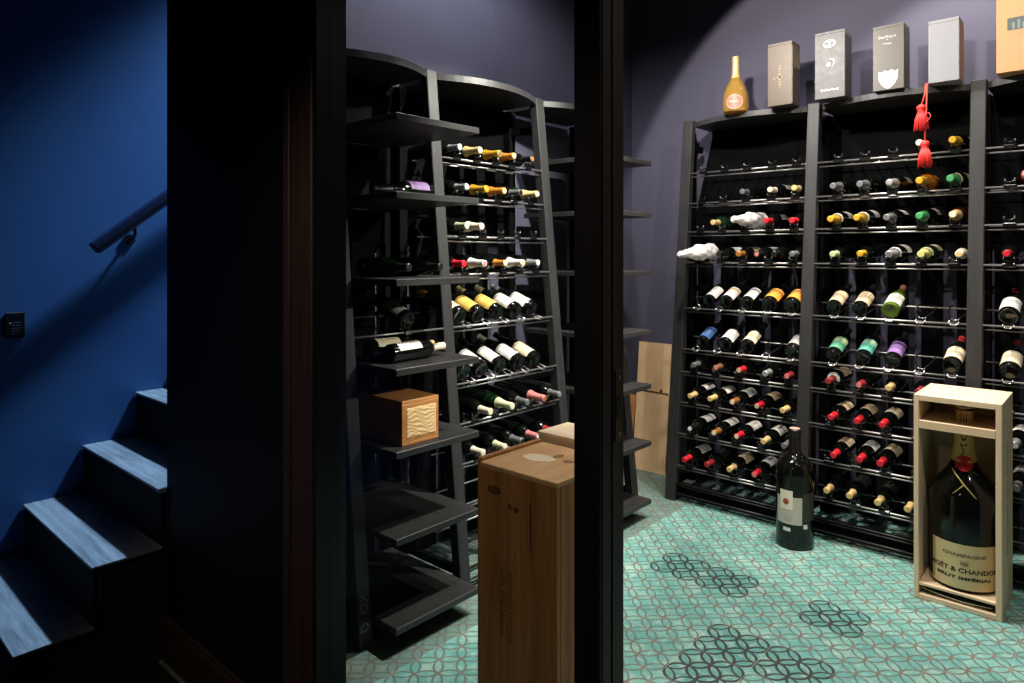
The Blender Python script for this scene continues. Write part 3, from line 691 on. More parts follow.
# loose bottles on the flat shelves of the side rack
def lying(x, y, ztop, ang, label, **k):
    r = {'bordeaux': .0375, 'burgundy': .0405, 'champagne': .044}[k.get('shape', 'bordeaux')]
    bottle((x, y, ztop+r+.0005), (math.cos(ang), math.sin(ang), 0), label, 'loose bottles on the flat shelves', **k)
lying(-2.36, 2.055, 1.733, -PI*.5, 'dark bottle with purple label lying on a high flat shelf behind the glass', shape='champagne', capc='black', lab='plum', glass='dark')
lying(-2.40, 1.86, 1.406, .1, 'dark bottle lying on the shelf level with the eye', shape='burgundy', capc='black')
lying(-2.42, 1.74, 1.406, .0, 'second dark bottle beside it on the eye-level shelf', shape='burgundy', capc='black', glass='bgreen')
lying(-2.15, 1.665, 1.072, PI*.52, 'bottle with cream capsule lying along the shelf above the wooden box', shape='bordeaux', capc='cream', lab='white')
lying(-2.24, 1.63, 1.072, PI*.47, 'dark bottle with gold foil lying further in above the wooden box', shape='champagne', capc='tan', lab='cream')
bottle((xf(LROWS[4])-.006, 1.86, LROWS[4]+.048), (-math.cos(T), 0, math.sin(T)), 'lone tilted bottle with a cream neck between the flat shelves', GS, B_, 'cream', None, 'dark', 'greyw', None)

# bottles wrapped in white tissue
def wrapped(base, axis, length, r, label, seed):
    bm = bm_new(); rnd = random.Random(seed)
    pr = []
    N = 26
    for i in range(N+1):
        t = i/N
        rr = r*(1 if t < .45 else max(.40, 1-(t-.45)*1.5))
        if t < .06: rr *= .55+.45*t/.06
        if t > .97: rr *= .6
        pr.append((rr, t*length))
    add_lathe(bm, pr, 30)
    for v in bm.verts:
        a = math.atan2(v.co.y, v.co.x); t = v.co.z
        k = 1+.07*math.sin(a*4+t*38)+.05*math.sin(a*7-t*60)+.04*math.sin(a*3+t*95)+rnd.uniform(-.03, .03)
        v.co.x *= k; v.co.y *= k; v.co.z += rnd.uniform(-.003, .003)
    a = Vector(axis).normalized(); x = (Vector((0, 0, 1))-a*a.z).normalized(); y = a.cross(x)
    mt = Matrix((x, y, a)).transposed().to_4x4(); mt.translation = Vector(base)
    o = obj('wrapped_bottle', bm, plain('white_tissue', srgb(226, 220, 218), .75)); o.matrix_world = mt
    tag(o, label, 'bottle', 'bottles wrapped in white tissue')
wrapped((-1.665, 4.155, 1.703), (-.06, -1, -.01), .40, .047, 'bottle wrapped in white tissue lying in the third row of the far rack', 3)
wrapped((-1.925, 4.02, 1.520), (-.05, -1, -.055), .42, .046, 'white tissue wrapped bottle sticking out past the first post of the far rack', 5)

# ------------------------------------------------------------------ on top of the far rack
ZT = 2.336
def gift_box(x0, x1, y0, y1, h, mat, sidem, label, name='gift_box'):
    t = thing(name, label, 'gift box', ((x0+x1)/2, (y0+y1)/2, ZT), 'bottle boxes on top of the far rack')
    w, d = (x1-x0)/2, (y1-y0)/2
    obj('carton', box(-w, w, -d, d, .0005, h-.014, bev=.001), mat, t)
    obj('lid', box(-w, w, -d, d, h-.0138, h, bev=.001), mat, t)
    if sidem: obj('side_panel', box(w, w+.0016, -d+.004, d-.004, .004, h-.024), sidem, t)
    return t, w, d
def fit(me, width):
    xs = [v.co.x for v in me.vertices]; c, k = (min(xs)+max(xs))/2, width/(max(xs)-min(xs))
    for v in me.vertices: v.co.x = (v.co.x-c)*k
    return me
def on_front(me, t, x, z, y, mat, name):
    place_flat(me, (x, y-.0008, z), (1, 0, 0), (0, 0, 1)); return link(name, me, mat, t)
def ring(bm, cx, cz, rx, rz, tube, y=0, n=28, a0=0, a1=2*PI):
    pts = [(cx+rx*math.cos(a0+(a1-a0)*i/n), y, cz+rz*math.sin(a0+(a1-a0)*i/n)) for i in range(n if a1-a0 > 6.2 else n+1)]
    add_tube(bm, pts, tube, 6, closed=a1-a0 > 6.2)
bronze = plain('bronze_card', srgb(78, 67, 54), .45, .15)
bronze_side = plain('bronze_card_side', srgb(84, 74, 54), .35, .35)
t, w, d = gift_box(-1.528, -1.392, 3.865, 3.985, .352, bronze, bronze_side, 'narrow bronze gift box beside the golden bottle on top of the rack')
bm = bm_new()
for i in range(9): add_box(bm, -.004-(i % 2)*.003, .004+(i % 3)*.002, -d-.0012, -d-.0006, .095+i*.015, .095+i*.015+.009)
add_box(bm, -.016, .014, -d-.0012, -d-.0006, .156, .163); ring(bm, -.032, .152, .005, .006, .004, -d+.0024, 14)
obj('emblem', bm, plain('pale_gold_print', srgb(132, 110, 84), .5, 0), t)
greyc = plain('grey_card', srgb(70, 68, 67), .5)
darkc = plain('charcoal_card', srgb(30, 28, 30), .5)
t, w, d = gift_box(-1.270, -1.118, 3.865, 3.985, .358, greyc, darkc, 'tall grey gift box with silver oval emblem and dark side')
bm = bm_new(); ring(bm, 0, .290, .030, .020, .0028, -d-.0014); ring(bm, -.012, .290, .010, .010, .002, -d-.0014, 16); ring(bm, .012, .291, .011, .009, .002, -d-.0014, 16)
add_box(bm, -.003, .003, -d-.0022, -d-.001, .274, .306); obj('oval_emblem', bm, M['white_print'], t)
bm = bm_new(); ring(bm, .006, .185, .018, .022, .004, -d-.0014, 20, -1.3, 1.9); ring(bm, -.002, .178, .006, .010, .006, -d-.0014, 12); obj('crescent_emblem', bm, M['white_print'], t)
bm = bm_new()
for i in range(13): add_box(bm, -.044+i*.007, -.044+i*.007+.0048, -d-.002, -d-.001, .040+(i % 3 == 0)*-.002, .048+(i % 4 == 0)*.003)
obj('foot_print', bm, M['white_print'], t)
taupe = plain('taupe_card', srgb(76, 72, 64), .45)
t, w, d = gift_box(-.983, -.841, 3.868, 3.988, .330, taupe, plain('dark_taupe_card', srgb(52, 48, 40), .5), 'taupe gift box with a silver shield near its foot')
on_front(fit(text_mesh('Dom Pérignon', .020, .0003), .080), t, -.004, .270, -d, M['white_print'], 'title_print')
on_front(fit(text_mesh('Vintage', .014, .0003), .040), t, -.004, .236, -d, M['white_print'], 'subtitle_print')
bm = bm_new(); add_box(bm, -.006, .000, -d-.0018, -d-.001, .253, .258); obj('mark_print', bm, M['white_print'], t)
bm = bm_new()
sh = [(-.046, .098), (-.030, .090), (-.016, .100), (0, .092), (.016, .100), (.030, .090), (.046, .098), (.044, .055), (.034, .028), (.016, .010), (0, .003), (-.016, .010), (-.034, .028), (-.044, .055)]
f = [bm.verts.new((x, -d-.0008, z)) for x, z in sh]; g2 = [bm.verts.new((x*.96, -d-.0022, .051+(z-.051)*.96)) for x, z in sh]
bm.faces.new(g2[::-1])
for i in range(14): bm.faces.new((f[i], f[(i+1) % 14], g2[(i+1) % 14], g2[i]))
obj('shield', bm, M['white_print'], t)
bm = bm_new(); ring(bm, -.010, .050, .016, .018, .0022, -d-.0026, 18, .4, 5.0); ring(bm, .012, .046, .012, .020, .0022, -d-.0026, 18, -2.4, 2.2); ring(bm, 0, .05, .036, .040, .0012, -d-.0024, 22)
obj('shield_relief', bm, plain('satin_grey_relief', srgb(176, 174, 172), .5, 0), t)
t, w, d = gift_box(-.734, -.606, 3.865, 3.985, .302, plain('white_card', srgb(134, 134, 138), .5), plain('buff_card', srgb(150, 122, 100), .55), 'plain white gift box with buff side above the red tassel')
bm = bm_new(); add_box(bm, -w+.006, -w+.0085, -d-.0016, -d-.0004, .004, .275); obj('edge_crease', bm, plain('crease_grey', srgb(168, 166, 166), .6), t)
t, w, d = gift_box(-.459, -.300, 3.862, 3.985, .352, plain('peach_card', srgb(192, 142, 92), .5), plain('peach_card_side', srgb(186, 138, 90), .5), 'peach coloured gift box with dark picture, at the edge of the view')
bm = bm_new(); add_box(bm, -.038, .046, -d-.0016, -d-.0006, .190, .246); obj('picture', bm, plain('slate_picture', srgb(62, 74, 74), .5), t)
bm = bm_new()
for x, h in ((-.02, .03), (.0, .04), (.018, .026)): add_box(bm, x, x+.010, -d-.002, -d-.0014, .194, .194+h)
obj('picture_detail', bm, plain('slate_light', srgb(112, 122, 120), .5), t)

# golden bottle standing on the rack
gb = thing('champagne_bottle', 'golden bottle with pink round label standing on top of the far rack', 'bottle', (-1.735, 3.905, ZT+.0005))
PG = [(.015, .012), (.058, .003), (.070, 0), (.0755, .008), (.0755, .075), (.0725, .105), (.064, .135), (.050, .165), (.036, .188), (.0255, .208), (.0215, .225), (.0195, .255), (.019, .300), (.0225, .304), (.0225, .318), (.019, .322), (.017, .330)]
PG = [(r*.97, z) for r, z in PG]
bm = bm_new(); add_lathe(bm, PG, 32); obj('glass_body', bm, G['gold'], gb)
def rg(z): return rad_at(PG, z)
zs = [.205+.120*i/9 for i in range(10)]
bm = bm_new(); add_lathe(bm, [(rg(z)+.0014, z) for z in zs]+[(.020, .331), (.014, .334)], 24, cap0=False); obj('neck_foil', bm, plain('pale_gold_foil', srgb(206, 172, 112), .35, .35), gb)
af = math.atan2(-3.905, 1.735)
bm = bm_new()
rows_ = []
for q in range(7):
    rows_.append([])
    for i in range(32):
        x, zz = .049*q/6*math.cos(2*PI*i/32), .054+.043*q/6*math.sin(2*PI*i/32)
        R = rg(zz)+.0010; a = af+x/R-.10
        rows_[-1].append(bm.verts.new((R*math.cos(a), R*math.sin(a), zz)))
for q in range(6):
    for i in range(32):
        j = (i+1) % 32
        if q == 0: bm.faces.new((rows_[0][0], rows_[1][i], rows_[1][j]))
        else: bm.faces.new((rows_[q][i], rows_[q+1][i], rows_[q+1][j], rows_[q][j]))
for v in rows_[0][1:]: bm.verts.remove(v)
obj('round_label', bm, plain('pink_paper_label', srgb(172, 96, 76), .5), gb)
tm = fit(text_mesh('Ruinart', .018, .0003), .056); wrap(tm, .0755*.97, af-.10, .056, 0, .0022); link('label_lettering', tm, M['white_print'], gb)
bm = bm_new(); n = 30; pts = []
for i in range(n):
    x, zz = .046*math.cos(2*PI*i/n), .054+.040*math.sin(2*PI*i/n); R = rg(zz)+.0014; a = af+x/R-.10; pts.append((R*math.cos(a), R*math.sin(a), zz))
add_tube(bm, pts, .0011, 6, closed=True); obj('label_border', bm, M['white_print'], gb)

# red tassel hanging over the board edge
ta = thing('tassel', 'red double tassel hanging from the top board of the far rack', 'tassel', (-.752, 3.868, 2.339))
redt = plain('red_silk', srgb(220, 44, 40), .6); redc = plain('red_cord', srgb(206, 70, 54), .6)
bm = bm_new()
add_tube(bm, [(.012, .085, .003), (.010, .035, .004), (.008, .012, .002), (.006, .000, -.010), (.004, -.004, -.05), (-.010, -.006, -.105)], .0042, 8)
add_tube(bm, [(.018, .085, .003), (.016, .03, .004), (.013, .010, .001), (.012, -.001, -.012), (.012, -.005, -.06), (.010, -.006, -.13), (.006, -.006, -.20), (.004, -.006, -.285)], .0042, 8)
obj('cord', bm, redc, ta)
def tassel_head(cx, cz, s, cy=-.006):
    bm = bm_new()
    add_lathe(bm, [(.004*s, cz), (.016*s, cz-.006*s), (.021*s, cz-.014*s), (.019*s, cz-.024*s), (.014*s, cz-.030*s), (.017*s, cz-.034*s), (.014*s, cz-.038*s)], 18)
    for v in bm.verts: v.co.x += cx; v.co.y += cy
    obj('knot', bm, redt, ta)
    bm = bm_new()
    for ring_i, (rr, cnt) in enumerate(((.9, 26), (.6, 16))):
        for i in range(cnt):
            a = 2*PI*i/cnt+ring_i*.1; ln = random.uniform(.082, .098)*s; fl = .030*s*rr*random.uniform(.9, 1.15)
            x0, y0 = .013*s*rr*math.cos(a), .013*s*rr*math.sin(a)
            add_tube(bm, [(cx+x0, cy+y0, cz-.034*s), (cx+(x0+fl*math.cos(a))*.6, cy+(y0+fl*math.sin(a))*.6, cz-.034*s-ln*.4), (cx+fl*1.05*math.cos(a), cy+fl*.8*math.sin(a), cz-.034*s-ln)], [.003*s, .0034*s, .0024*s], 5)
    obj('fringe', bm, redt, ta)
tassel_head(-.012, -.100, 1.0); tassel_head(.004, -.280, 1.02)
bm = bm_new(); add_tube(bm, [(.006, -.026, -.20), (.024, -.030, -.185), (.034, -.028, -.165), (.026, -.026, -.150), (.014, -.022, -.150)], .002, 6); obj('loose_loop', bm, redc, ta)

# ------------------------------------------------------------------ on the floor: pine case with the giant bottle
cs = thing('wooden_case', 'tall open pale pine case holding the giant champagne bottle', 'wooden case', (-.5435, 3.575, 0))
x0, x1, y0, y1, hh = -.702, -.385, 3.404, 3.742, .888
def cp_(name, m, *a, bev=.002): return obj(name, rel(box(*a, bev=bev), cs), m, cs)
cp_('side_panel', M['pine'], x0, x0+.019, y0, y1, .0005, hh)
sidep = cp_('side_panel', M['pine'], x1-.022, x1, y0, y1, .0005, hh)
cp_('back_panel', M['pine'], x0+.019, x1-.022, y1-.016, y1, .0005, hh)
cp_('top_panel', M['pineX'], x0+.019, x1-.022, y0, y1-.016, hh-.026, hh)
cp_('bottom_panel', M['pineX'], x0+.019, x1-.022, y0+.002, y1-.016, .0595, .0722)
cp_('foot_rail', M['pineX'], x0+.019, x1-.022, y0, y0+.03, .001, .023)
# shelf with a hole for the neck
bm = bm_new(); cx, cy, R0, zA, zB = -.5365, 3.541, .048, .745, .772
sx0, sx1, sy0, sy1 = x0+.019, x1-.022, y0+.004, y1-.016; n = 40; inn, out = [], []
for i in range(n):
    a = 2*PI*i/n; dx, dy = math.cos(a), math.sin(a)
    k = min(((sx1-cx)/dx if dx > 1e-6 else (sx0-cx)/dx if dx < -1e-6 else 9), ((sy1-cy)/dy if dy > 1e-6 else (sy0-cy)/dy if dy < -1e-6 else 9))
    inn.append((cx+R0*dx, cy+R0*dy)); out.append((cx+k*dx, cy+k*dy))
V = {(w_, zz): [bm.verts.new((p[0], p[1], zz)) for p in arr] for w_, arr in (('i', inn), ('o', out)) for zz in (zA, zB)}
for i in range(n):
    j = (i+1) % n
    bm.faces.new((V['i', zB][i], V['o', zB][i], V['o', zB][j], V['i', zB][j])); bm.faces.new((V['i', zA][j], V['o', zA][j], V['o', zA][i], V['i', zA][i]))
    bm.faces.new((V['i', zA][i], V['i', zB][i], V['i', zB][j], V['i', zA][j])); bm.faces.new((V['o', zA][j], V['o', zB][j], V['o', zB][i], V['o', zA][i]))
obj('neck_shelf', rel(bm, cs), M['pineX'], cs)
cp_('shelf_lip', M['pineX'], x0+.019, x1-.022, y0-.001, y0+.012, .742, .778)
bm = bm_new()
for i in range(46):
    if i in (9, 10, 21, 22, 30, 31): continue
    z = .22+i*.0105; add_box(bm, x1, x1+.0008, y0+.165-(i % 3)*.002, y0+.176+(i % 4 == 1)*.004, z, z+.0062)
obj('side_stencil', rel(bm, cs), M['stencil'], cs)
bm = bm_new(); add_tube(bm, [(x0+.03, y0+.012, .046), (x0+.10, y0+.010, .038), (x0+.18, y0+.010, .033), (x1-.035, y0+.012, .040)], .0018, 6)
obj('packing_strap', rel(bm, cs), M['pine'], cs)

big = thing('champagne_bottle', 'giant dark champagne bottle standing inside the tall pine case', 'bottle', (-.5365, 3.541, .0727))
PM = [(r*1.085 if z < .53 else r, z) for r, z in [(.02, .02), (.095, .003), (.108, 0), (.1165, .012), (.1185, .03), (.1185, .375), (.1125, .402), (.098, .437), (.073, .472), (.055, .500), (.0445, .527), (.0435, .56), (.0385, .60), (.0335, .67), (.0315, .745), (.036, .752), (.036, .777), (.032, .784)]]
bm = bm_new(); add_lathe(bm, PM, 48); obj('glass_body', bm, G['dark'], big)
def rm(z): return rad_at(PM, z)
foil = plain('champagne_gold_foil', srgb(196, 160, 96), .5, .0)
zs = [.530+.252*i/14 for i in range(15)]
bm = bm_new(); add_lathe(bm, [(rm(z)+.0012, z) for z in zs]+[(.034, .788), (.028, .792)], 40, cap0=False); obj('neck_foil', bm, foil, big)
ac = math.atan2(-3.541, .5365)                      # towards the doorway
af2 = ac+.02-.0
bm = bm_new(); R = .1185*1.085+.0008
add_lathe(bm, [(R, .015+.187*i/6) for i in range(7)], 40, a0=af2-1.10, a1=af2+1.0, uv=True)
obj('paper_label', bm, plain('gold_cream_label', srgb(206, 184, 134), .5, .1), big)
lc = ac
for s, size, z, mm, nm in (('CHAMPAGNE', .0185, .156, 'ink2', 'label_lettering'), ('MOËT & CHANDON', .0265, .092, 'ink', 'label_lettering'), ('BRUT IMPÉRIAL', .0170, .060, 'ink', 'label_lettering')):
    tm = fit(text_mesh(s, size, .0003, bold=.0007), {'C': .165, 'M': .285, 'B': .215}[s[0]])
    wrap(tm, R, lc, z, 0, .0004); link(nm, tm, M['ink'] if mm == 'ink' else plain('grey_brown_ink', srgb(116, 98, 70), .6), big)
def on_big(x, z, lift=.0012): R_ = rm(z)+lift; a = lc+x/R_; return (R_*math.cos(a), R_*math.sin(a), z)
bm = bm_new()
for q in ((-.014, -.007, .0, .007, .014),):
    for x in q: add_tube(bm, [on_big(x*.8, .120), on_big(x, .136)], .0016, 5)
add_tube(bm, [on_big(-.012, .119), on_big(0, .1185), on_big(.012, .119)], .0018, 5)
obj('crown_print', bm, plain('grey_brown_ink', srgb(116, 98, 70), .6), big)
bm = bm_new(); n = 30; c = bm.verts.new(on_big(0, .527, .006)); rim = [bm.verts.new(on_big(.037*math.cos(2*PI*i/n), .527+.032*math.sin(2*PI*i/n), .0022)) for i in range(n)]
for i in range(n): bm.faces.new((c, rim[i], rim[(i+1) % n]))
obj('red_seal', bm, plain('red_wax_seal', srgb(190, 22, 24), .4), big)
bm = bm_new()
add_tube(bm, [on_big(-.050+.092*i/10, .500-.098*i/10, .002) for i in range(11)], .0022, 6)
add_tube(bm, [on_big(-.046+.092*i/10, .4985-.098*i/10, .002) for i in range(11)], .0016, 6)
add_tube(bm, [on_big(.000-.042*i/8, .448-.040*i/8, .002) for i in range(9)], .0020, 6)
add_tube(bm, [on_big(.030+.022*i/8, .498-.012*i/8, .002) for i in range(9)], .0016, 6)
obj('crossed_ribbon', bm, plain('gold_thread', srgb(176, 150, 92), .4, .4), big)
tm = fit(text_mesh('MOËT', .034, .0003), .250); wrap(tm, lambda z: rm(z)+.0012, lc, .672, PI/2, .0006); link('foil_lettering', tm, M['ink'], big)

# big dark bottle in front of the far rack
im = thing('wine_bottle', 'large dark wine bottle standing on the tiles before the far rack', 'bottle', (-1.287, 3.612, .0005))
PI_ = [(.02, .015), (.078, .003), (.086, 0), (.0925, .008), (.0930, .02), (.0930, .375), (.0905, .400), (.082, .424), (.066, .444), (.048, .458), (.036, .470), (.030, .486), (.028, .52), (.0275, .570), (.031, .573), (.031, .590), (.028, .593)]
bm = bm_new(); add_lathe(bm, PI_, 44); obj('glass_body', bm, G['dark'], im)
def ri(z): return rad_at(PI_, z)
bm = bm_new(); zs = [.478+.112*i/9 for i in range(10)]
add_lathe(bm, [(ri(z)+.0012, z) for z in zs]+[(.029, .595), (.022, .597)], 28, cap0=False); obj('capsule', bm, plain('black_wax_capsule', srgb(20, 15, 14), .35), im)
bm = bm_new(); add_lathe(bm, [(.026, .5972), (.0255, .599)], 24); obj('capsule_top', bm, plain('pinkish_tan_cap', srgb(206, 158, 136), .5), im)
ai = math.atan2(-3.612, 1.287)
def patch(a0, a1, z0, z1, lift, m, nm):
    bm = bm_new(); add_lathe(bm, [(.0930+lift, z0+(z1-z0)*i/3) for i in range(4)], 18, a0=ai+a0, a1=ai+a1, uv=True); return obj(nm, bm, m, im)
patch(-1.05, .38, .130, .268, .0008, plain('grey_cream_label', srgb(186, 180, 166), .6), 'paper_label')
patch(-.80, -.10, .205, .300, .0016, plain('cream_label_panel', srgb(228, 218, 196), .6), 'label_panel')
patch(.42, 1.25, .150, .290, .0008, plain('dark_grey_back_label', srgb(44, 42, 40), .5), 'back_label')
patch(-.62, -.22, .094, .112, .0008, plain('small_white_sticker', srgb(214, 214, 210), .5), 'sticker')
patch(.45, .68, .112, .134, .0008, plain('small_white_sticker', srgb(214, 214, 210), .5), 'sticker')
bm = bm_new(); n = 24; R = .0930+.0024
f = []
for i in range(n):
    x, z = .0155*math.cos(2*PI*i/n), .243+.0155*math.sin(2*PI*i/n); a = ai-.46+x/R; f.append(bm.verts.new((R*math.cos(a), R*math.sin(a), z)))
c = bm.verts.new(((R+.0012)*math.cos(ai-.46), (R+.0012)*math.sin(ai-.46), .243))
for i in range(n): bm.faces.new((c, f[i], f[(i+1) % n]))
obj('round_seal', bm, plain('brick_red_seal', srgb(150, 66, 40), .5), im)
bm = bm_new()
for zz, wd in ((.172, .5), (.160, .42), (.150, .46)):
    for i in range(9):
        a = ai-.36+(i-4)*wd/9; R = .0942
        p = [Vector((R*math.cos(a+s*.014), R*math.sin(a+s*.014), zz+tt*.0022)) for s, tt in ((-1, -1), (1, -1), (1, 1), (-1, 1))]
        bm.faces.new([bm.verts.new(q) for q in p])
obj('label_print', bm, plain('grey_label_ink', srgb(140, 132, 120), .6), im)

# ------------------------------------------------------------------ wooden crates near the glass
cr = thing('wooden_crate', 'tall knotty brown wooden wine crate standing just inside the glass', 'wooden crate', (-1.37, 1.69, 0))
X0, X1, Y0_, Y1_, HC = -1.512, -1.205, 1.526, 1.835, .850
def cc_(name, m, *a, bev=.002): return obj(name, rel(box(*a, bev=bev), cr), m, cr)
cc_('front_panel', M['pine_old'], X0, X1, Y0_, Y0_+.018, .0005, HC-.016)
cc_('back_panel', M['pine_old'], X0, X1, Y1_-.018, Y1_, .0005, HC-.016)
cc_('side_panel', M['pine_old'], X1-.018, X1, Y0_+.0185, Y1_-.0185, .0005, HC-.016)
cc_('bottom_panel', M['pine_old'], X0, X1-.0185, Y0_+.0185, Y1_-.0185, .010, .03)
cc_('top_panel', M['pine_top'], X0, X1, Y0_, Y1_, HC-.0155, HC)
cc_('sliding_lid', M['pine_old'], X0-.017, X0-.0005, Y0_+.006, Y1_-.004, .0005, HC+.010)
bm = bm_new(); n = 22; f = []
pts = [(-.036, -.012), (-.020, -.022), (.004, -.026), (.020, -.018), (.036, -.006), (.040, .008), (.026, .018), (.004, .024), (-.016, .020), (-.034, .010)]
a = [bm.verts.new((x, y, HC+.0008)) for x, y in pts]; g2 = [bm.verts.new((x, y, HC+.0001)) for x, y in pts]; bm.faces.new(a)
for i in range(len(pts)): bm.faces.new((a[i], a[i-1], g2[i-1], g2[i]))
for v in bm.verts: v.co.x = v.co.x*1.5-1.40; v.co.y = v.co.y*1.5+1.68
obj('torn_sticker', rel(bm, cr), plain('torn_paper', srgb(226, 204, 170), .6), cr)
bm = bm_new(); rnd = random.Random(11)
for col, x, hgt, wdt in ((0, -1.418, .205, .012), (1, -1.388, .215, .020)):
    z = .545
    while z > .545-hgt:
        s = rnd.uniform(.006, .012); yy = Y0_-.0006
        add_box(bm, x-wdt/2, x+wdt/2, yy, Y0_, z-.002, z)
        if rnd.random() < .75: add_box(bm, x-wdt/2, x-wdt/2+.0022, yy, Y0_, z-s, z-.002)
        if rnd.random() < .6: add_box(bm, x+wdt/2-.0022, x+wdt/2, yy, Y0_, z-s, z-.002)
        if rnd.random() < .4: add_box(bm, x-.001, x+.0012, yy, Y0_, z-s, z-.002)
        z -= s+.004
obj('burnt_marks', rel(bm, cr), M['stencil'], cr)
lc2 = thing('wooden_crate', 'paler smaller wooden crate standing behind the knotty brown one', 'wooden crate', (-1.34, 1.93, 0))
def lc_(name, m, *a, bev=.002): return obj(name, rel(box(*a, bev=bev), lc2), m, lc2)
lc_('front_panel', M['pine'], -1.545, -1.31, 1.852, 1.866, .0005, .862)
lc_('side_panel', M['pine'], -1.324, -1.31, 1.8665, 2.02, .0005, .862)
lc_('side_panel', M['pine'], -1.545, -1.531, 1.8665, 2.02, .0005, .862)
lc_('back_panel', M['pine'], -1.5305, -1.3245, 2.006, 2.02, .0005, .862)
lc_('top_panel', M['pineX'], -1.547, -1.308, 1.850, 2.022, .8625, .878)

# wooden box on the flat shelf
bx = thing('wooden_box', 'golden brown wooden box with pale carved front on the flat shelf', 'wooden box', (-2.2, 1.75, .7645))
def bx_(name, m, *a, bev=.0015): return obj(name, box(*a, bev=bev), m, bx)
D0, D1, W0, W1, BH = -.16, .140, -.092, .094, .172
bx_('bottom_panel', M['box_brown'], D0, D1, W0, W1, 0, .012)
bx_('lid', M['box_brown'], D0, D1, W0, W1, BH-.012, BH)
bx_('side_panel', M['box_brown'], D0, D1-.012, W0, W0+.012, .0125, BH-.0125)
bx_('side_panel', M['box_brown'], D0, D1-.012, W1-.012, W1, .0125, BH-.0125)
bx_('back_panel', M['box_brown'], D0, D0+.012, W0+.0125, W1-.0125, .0125, BH-.0125)
bx_('front_frame', M['box_brown'], D1-.0115, D1, W0, W1, .0125, BH-.0125)
bm = bm_new(); nx, nz = 40, 30; gr = []
for i in range(nx+1):
    row = []
    for j in range(nz+1):
        y = W0+.022+(W1-W0-.036)*i/nx; z = .026+(BH-.056)*j/nz
        hgt = .0013*math.sin(z*420+7*math.sin(y*34)+2.5*math.sin(y*90+z*60))
        edge = i in (0, nx) or j in (0, nz)
        row.append(bm.verts.new((D1+(.0002 if edge else .0024+hgt), y, z)))
    gr.append(row)
for i in range(nx):
    for j in range(nz): bm.faces.new((gr[i][j], gr[i+1][j], gr[i+1][j+1], gr[i][j+1])).smooth = True
o = obj('carved_panel', bm, wood('carved_pale_wood', srgb(206, 170, 118), srgb(228, 196, 146), 'Y', 8, .55), bx); o['label'] = 'pale carved panel with wavy grooves'

# leaning boards by the corner
def leaning_board(name, xa, xb, yb, yt, h, th, m, label):
    bm = bm_new(); q = []
    nrm = Vector((0, h, -(yt-yb))).normalized()*th
    for x in (xa, xb):
        q += [Vector((x, yb, .001)), Vector((x, yt, h)), Vector((x, yt, h))+nrm, Vector((x, yb+nrm.y, .001))]
    # end a: 4 corners, end b: 4 corners
    add_hexa(bm, q, .001); o = obj(name, bm, m); return tag(o, label, 'board')
lb = leaning_board('plywood_board', -2.590, -2.335, 4.130, 4.222, .880, .012, wood('plywood_face', srgb(222, 178, 132), srgb(238, 206, 164), 'Z', 6, .55), 'pale plywood board leaning upright against the wall in the corner')
bm = bm_new(); add_tube(bm, [(-2.39, 4.1775, .56), (-2.39, 4.183, .56)], .009, 12); obj('nail_mark', bm, M['stencil'], lb)
bm = bm_new(); add_hexa(bm, [Vector(p) for p in ((-2.589, 4.1795, .548), (-2.336, 4.1795, .542), (-2.336, 4.19, .542), (-2.589, 4.19, .548), (-2.589, 4.1798, .551), (-2.336, 4.1798, .545), (-2.336, 4.19, .545), (-2.589, 4.19, .551))]); obj('joint_line', bm, M['stencil'], lb)
leaning_board('wooden_plank', -2.664, -2.604, 4.10, 4.20, .50, .018, wood('orange_plank', srgb(176, 116, 64), srgb(200, 142, 86), 'Z', 6, .55), 'short orange wooden plank leaning beside the plywood board')

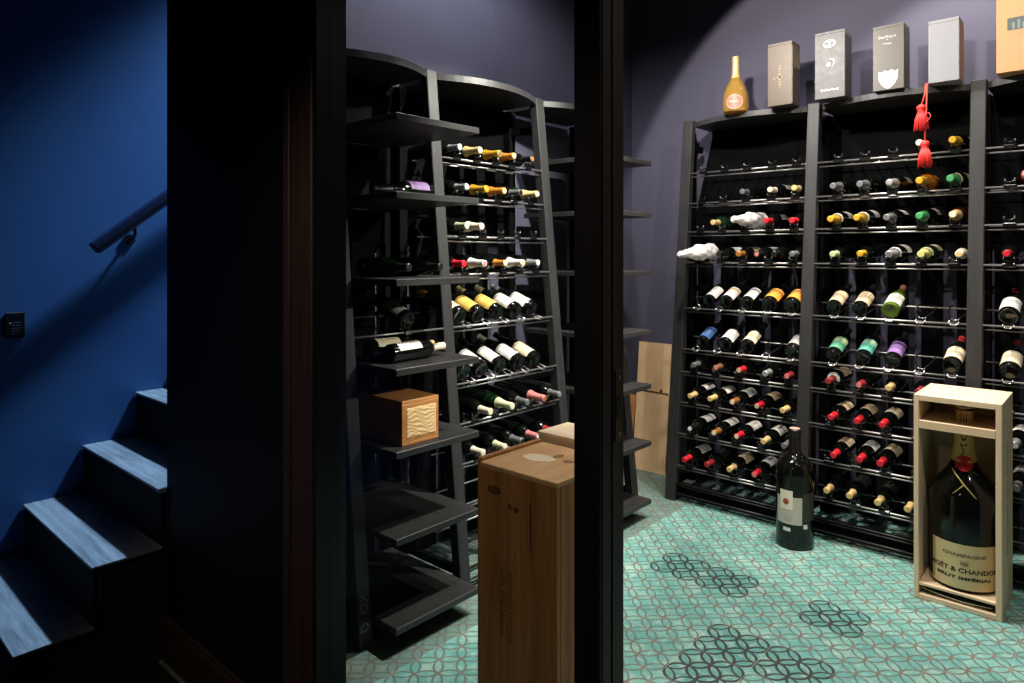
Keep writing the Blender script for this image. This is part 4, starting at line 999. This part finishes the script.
# ------------------------------------------------------------------ light
def spot(name, loc, target, energy, half, blend, col, radius=.03):
    ld = bpy.data.lights.new(name, 'SPOT'); ld.energy = energy; ld.spot_size = 2*math.radians(half); ld.spot_blend = blend
    ld.color = col; ld.shadow_soft_size = radius
    o = bpy.data.objects.new(name, ld); C.objects.link(o); o.location = loc
    o.rotation_euler = (Vector(target)-Vector(loc)).to_track_quat('-Z', 'Y').to_euler(); return o
WARM = (1, .93, .84)
spot('cellar_spot', (-.65, 3.82, 3.45), (-.75, 3.60, 0), 130, 46, .3, WARM)
spot('cellar_spot', (-1.00, 3.34, 3.50), (-1.00, 3.10, 0), 350, 29, .5, WARM)
spot('cellar_spot', (-1.95, 2.35, 3.5), (-1.95, 2.35, 0), 125, 76, .5, (.96, .95, 1.0))
spot('cellar_spot', (-.36, 2.40, 2.95), (-.70, 3.90, 1.90), 75, 44, .4, WARM)
spot('cellar_spot', (-1.51, 2.78, 2.80), (-1.10, 4.00, 2.05), 135, 53, .08, WARM)
spot('cellar_spot', (-1.25, 2.60, 2.85), (-2.30, 2.50, 1.62), 430, 37, .55, WARM)
spot('cellar_spot', (.80, 2.75, 2.40), (-2.55, 2.20, 1.10), 300, 15, .7, WARM)
spot('cellar_spot', (.90, 2.20, 3.20), (-.60, 2.70, .80), 55, 52, .6, WARM)  # added fill with no visible fixture, lifts the door post and pine case side
spot('stair_light', (-3.15, 3.15, 4.55), (-3.35, 1.22, .90), 1700, 19.5, .9, (.42, .68, 1.0), .10)
spot('hall_fill', (-.92, -.60, 2.50), (-1.45, 1.45, .55), 50, 30, .7, (1, .84, .68), .06)  # unseen fill added on the hall side to brighten crate front and jamb

wd = bpy.data.worlds.new('world'); bpy.context.scene.world = wd; wd.use_nodes = True
bg = wd.node_tree.nodes['Background']; bg.inputs[0].default_value = (.35, .40, .55, 1); bg.inputs[1].default_value = .004

# ------------------------------------------------------------------ camera
cd = bpy.data.cameras.new('camera'); cam = bpy.data.objects.new('camera', cd); C.objects.link(cam)
cam.location = (0, 0, 1.5); cam.rotation_euler = (PI/2, 0, math.radians(42.0447))
cd.sensor_width = 36; cd.lens = 684.9/1024*36; cd.shift_y = -(341.5-254.05)/1024; cd.clip_start = .05
sc = bpy.context.scene; sc.camera = cam
vs = sc.view_settings; vs.view_transform = 'Standard'; vs.look = 'None'; vs.gamma = 1; vs.exposure = 0.0; vs.use_curve_mapping = False
sc.cycles.use_denoising = True
sc.cycles.max_bounces = 8
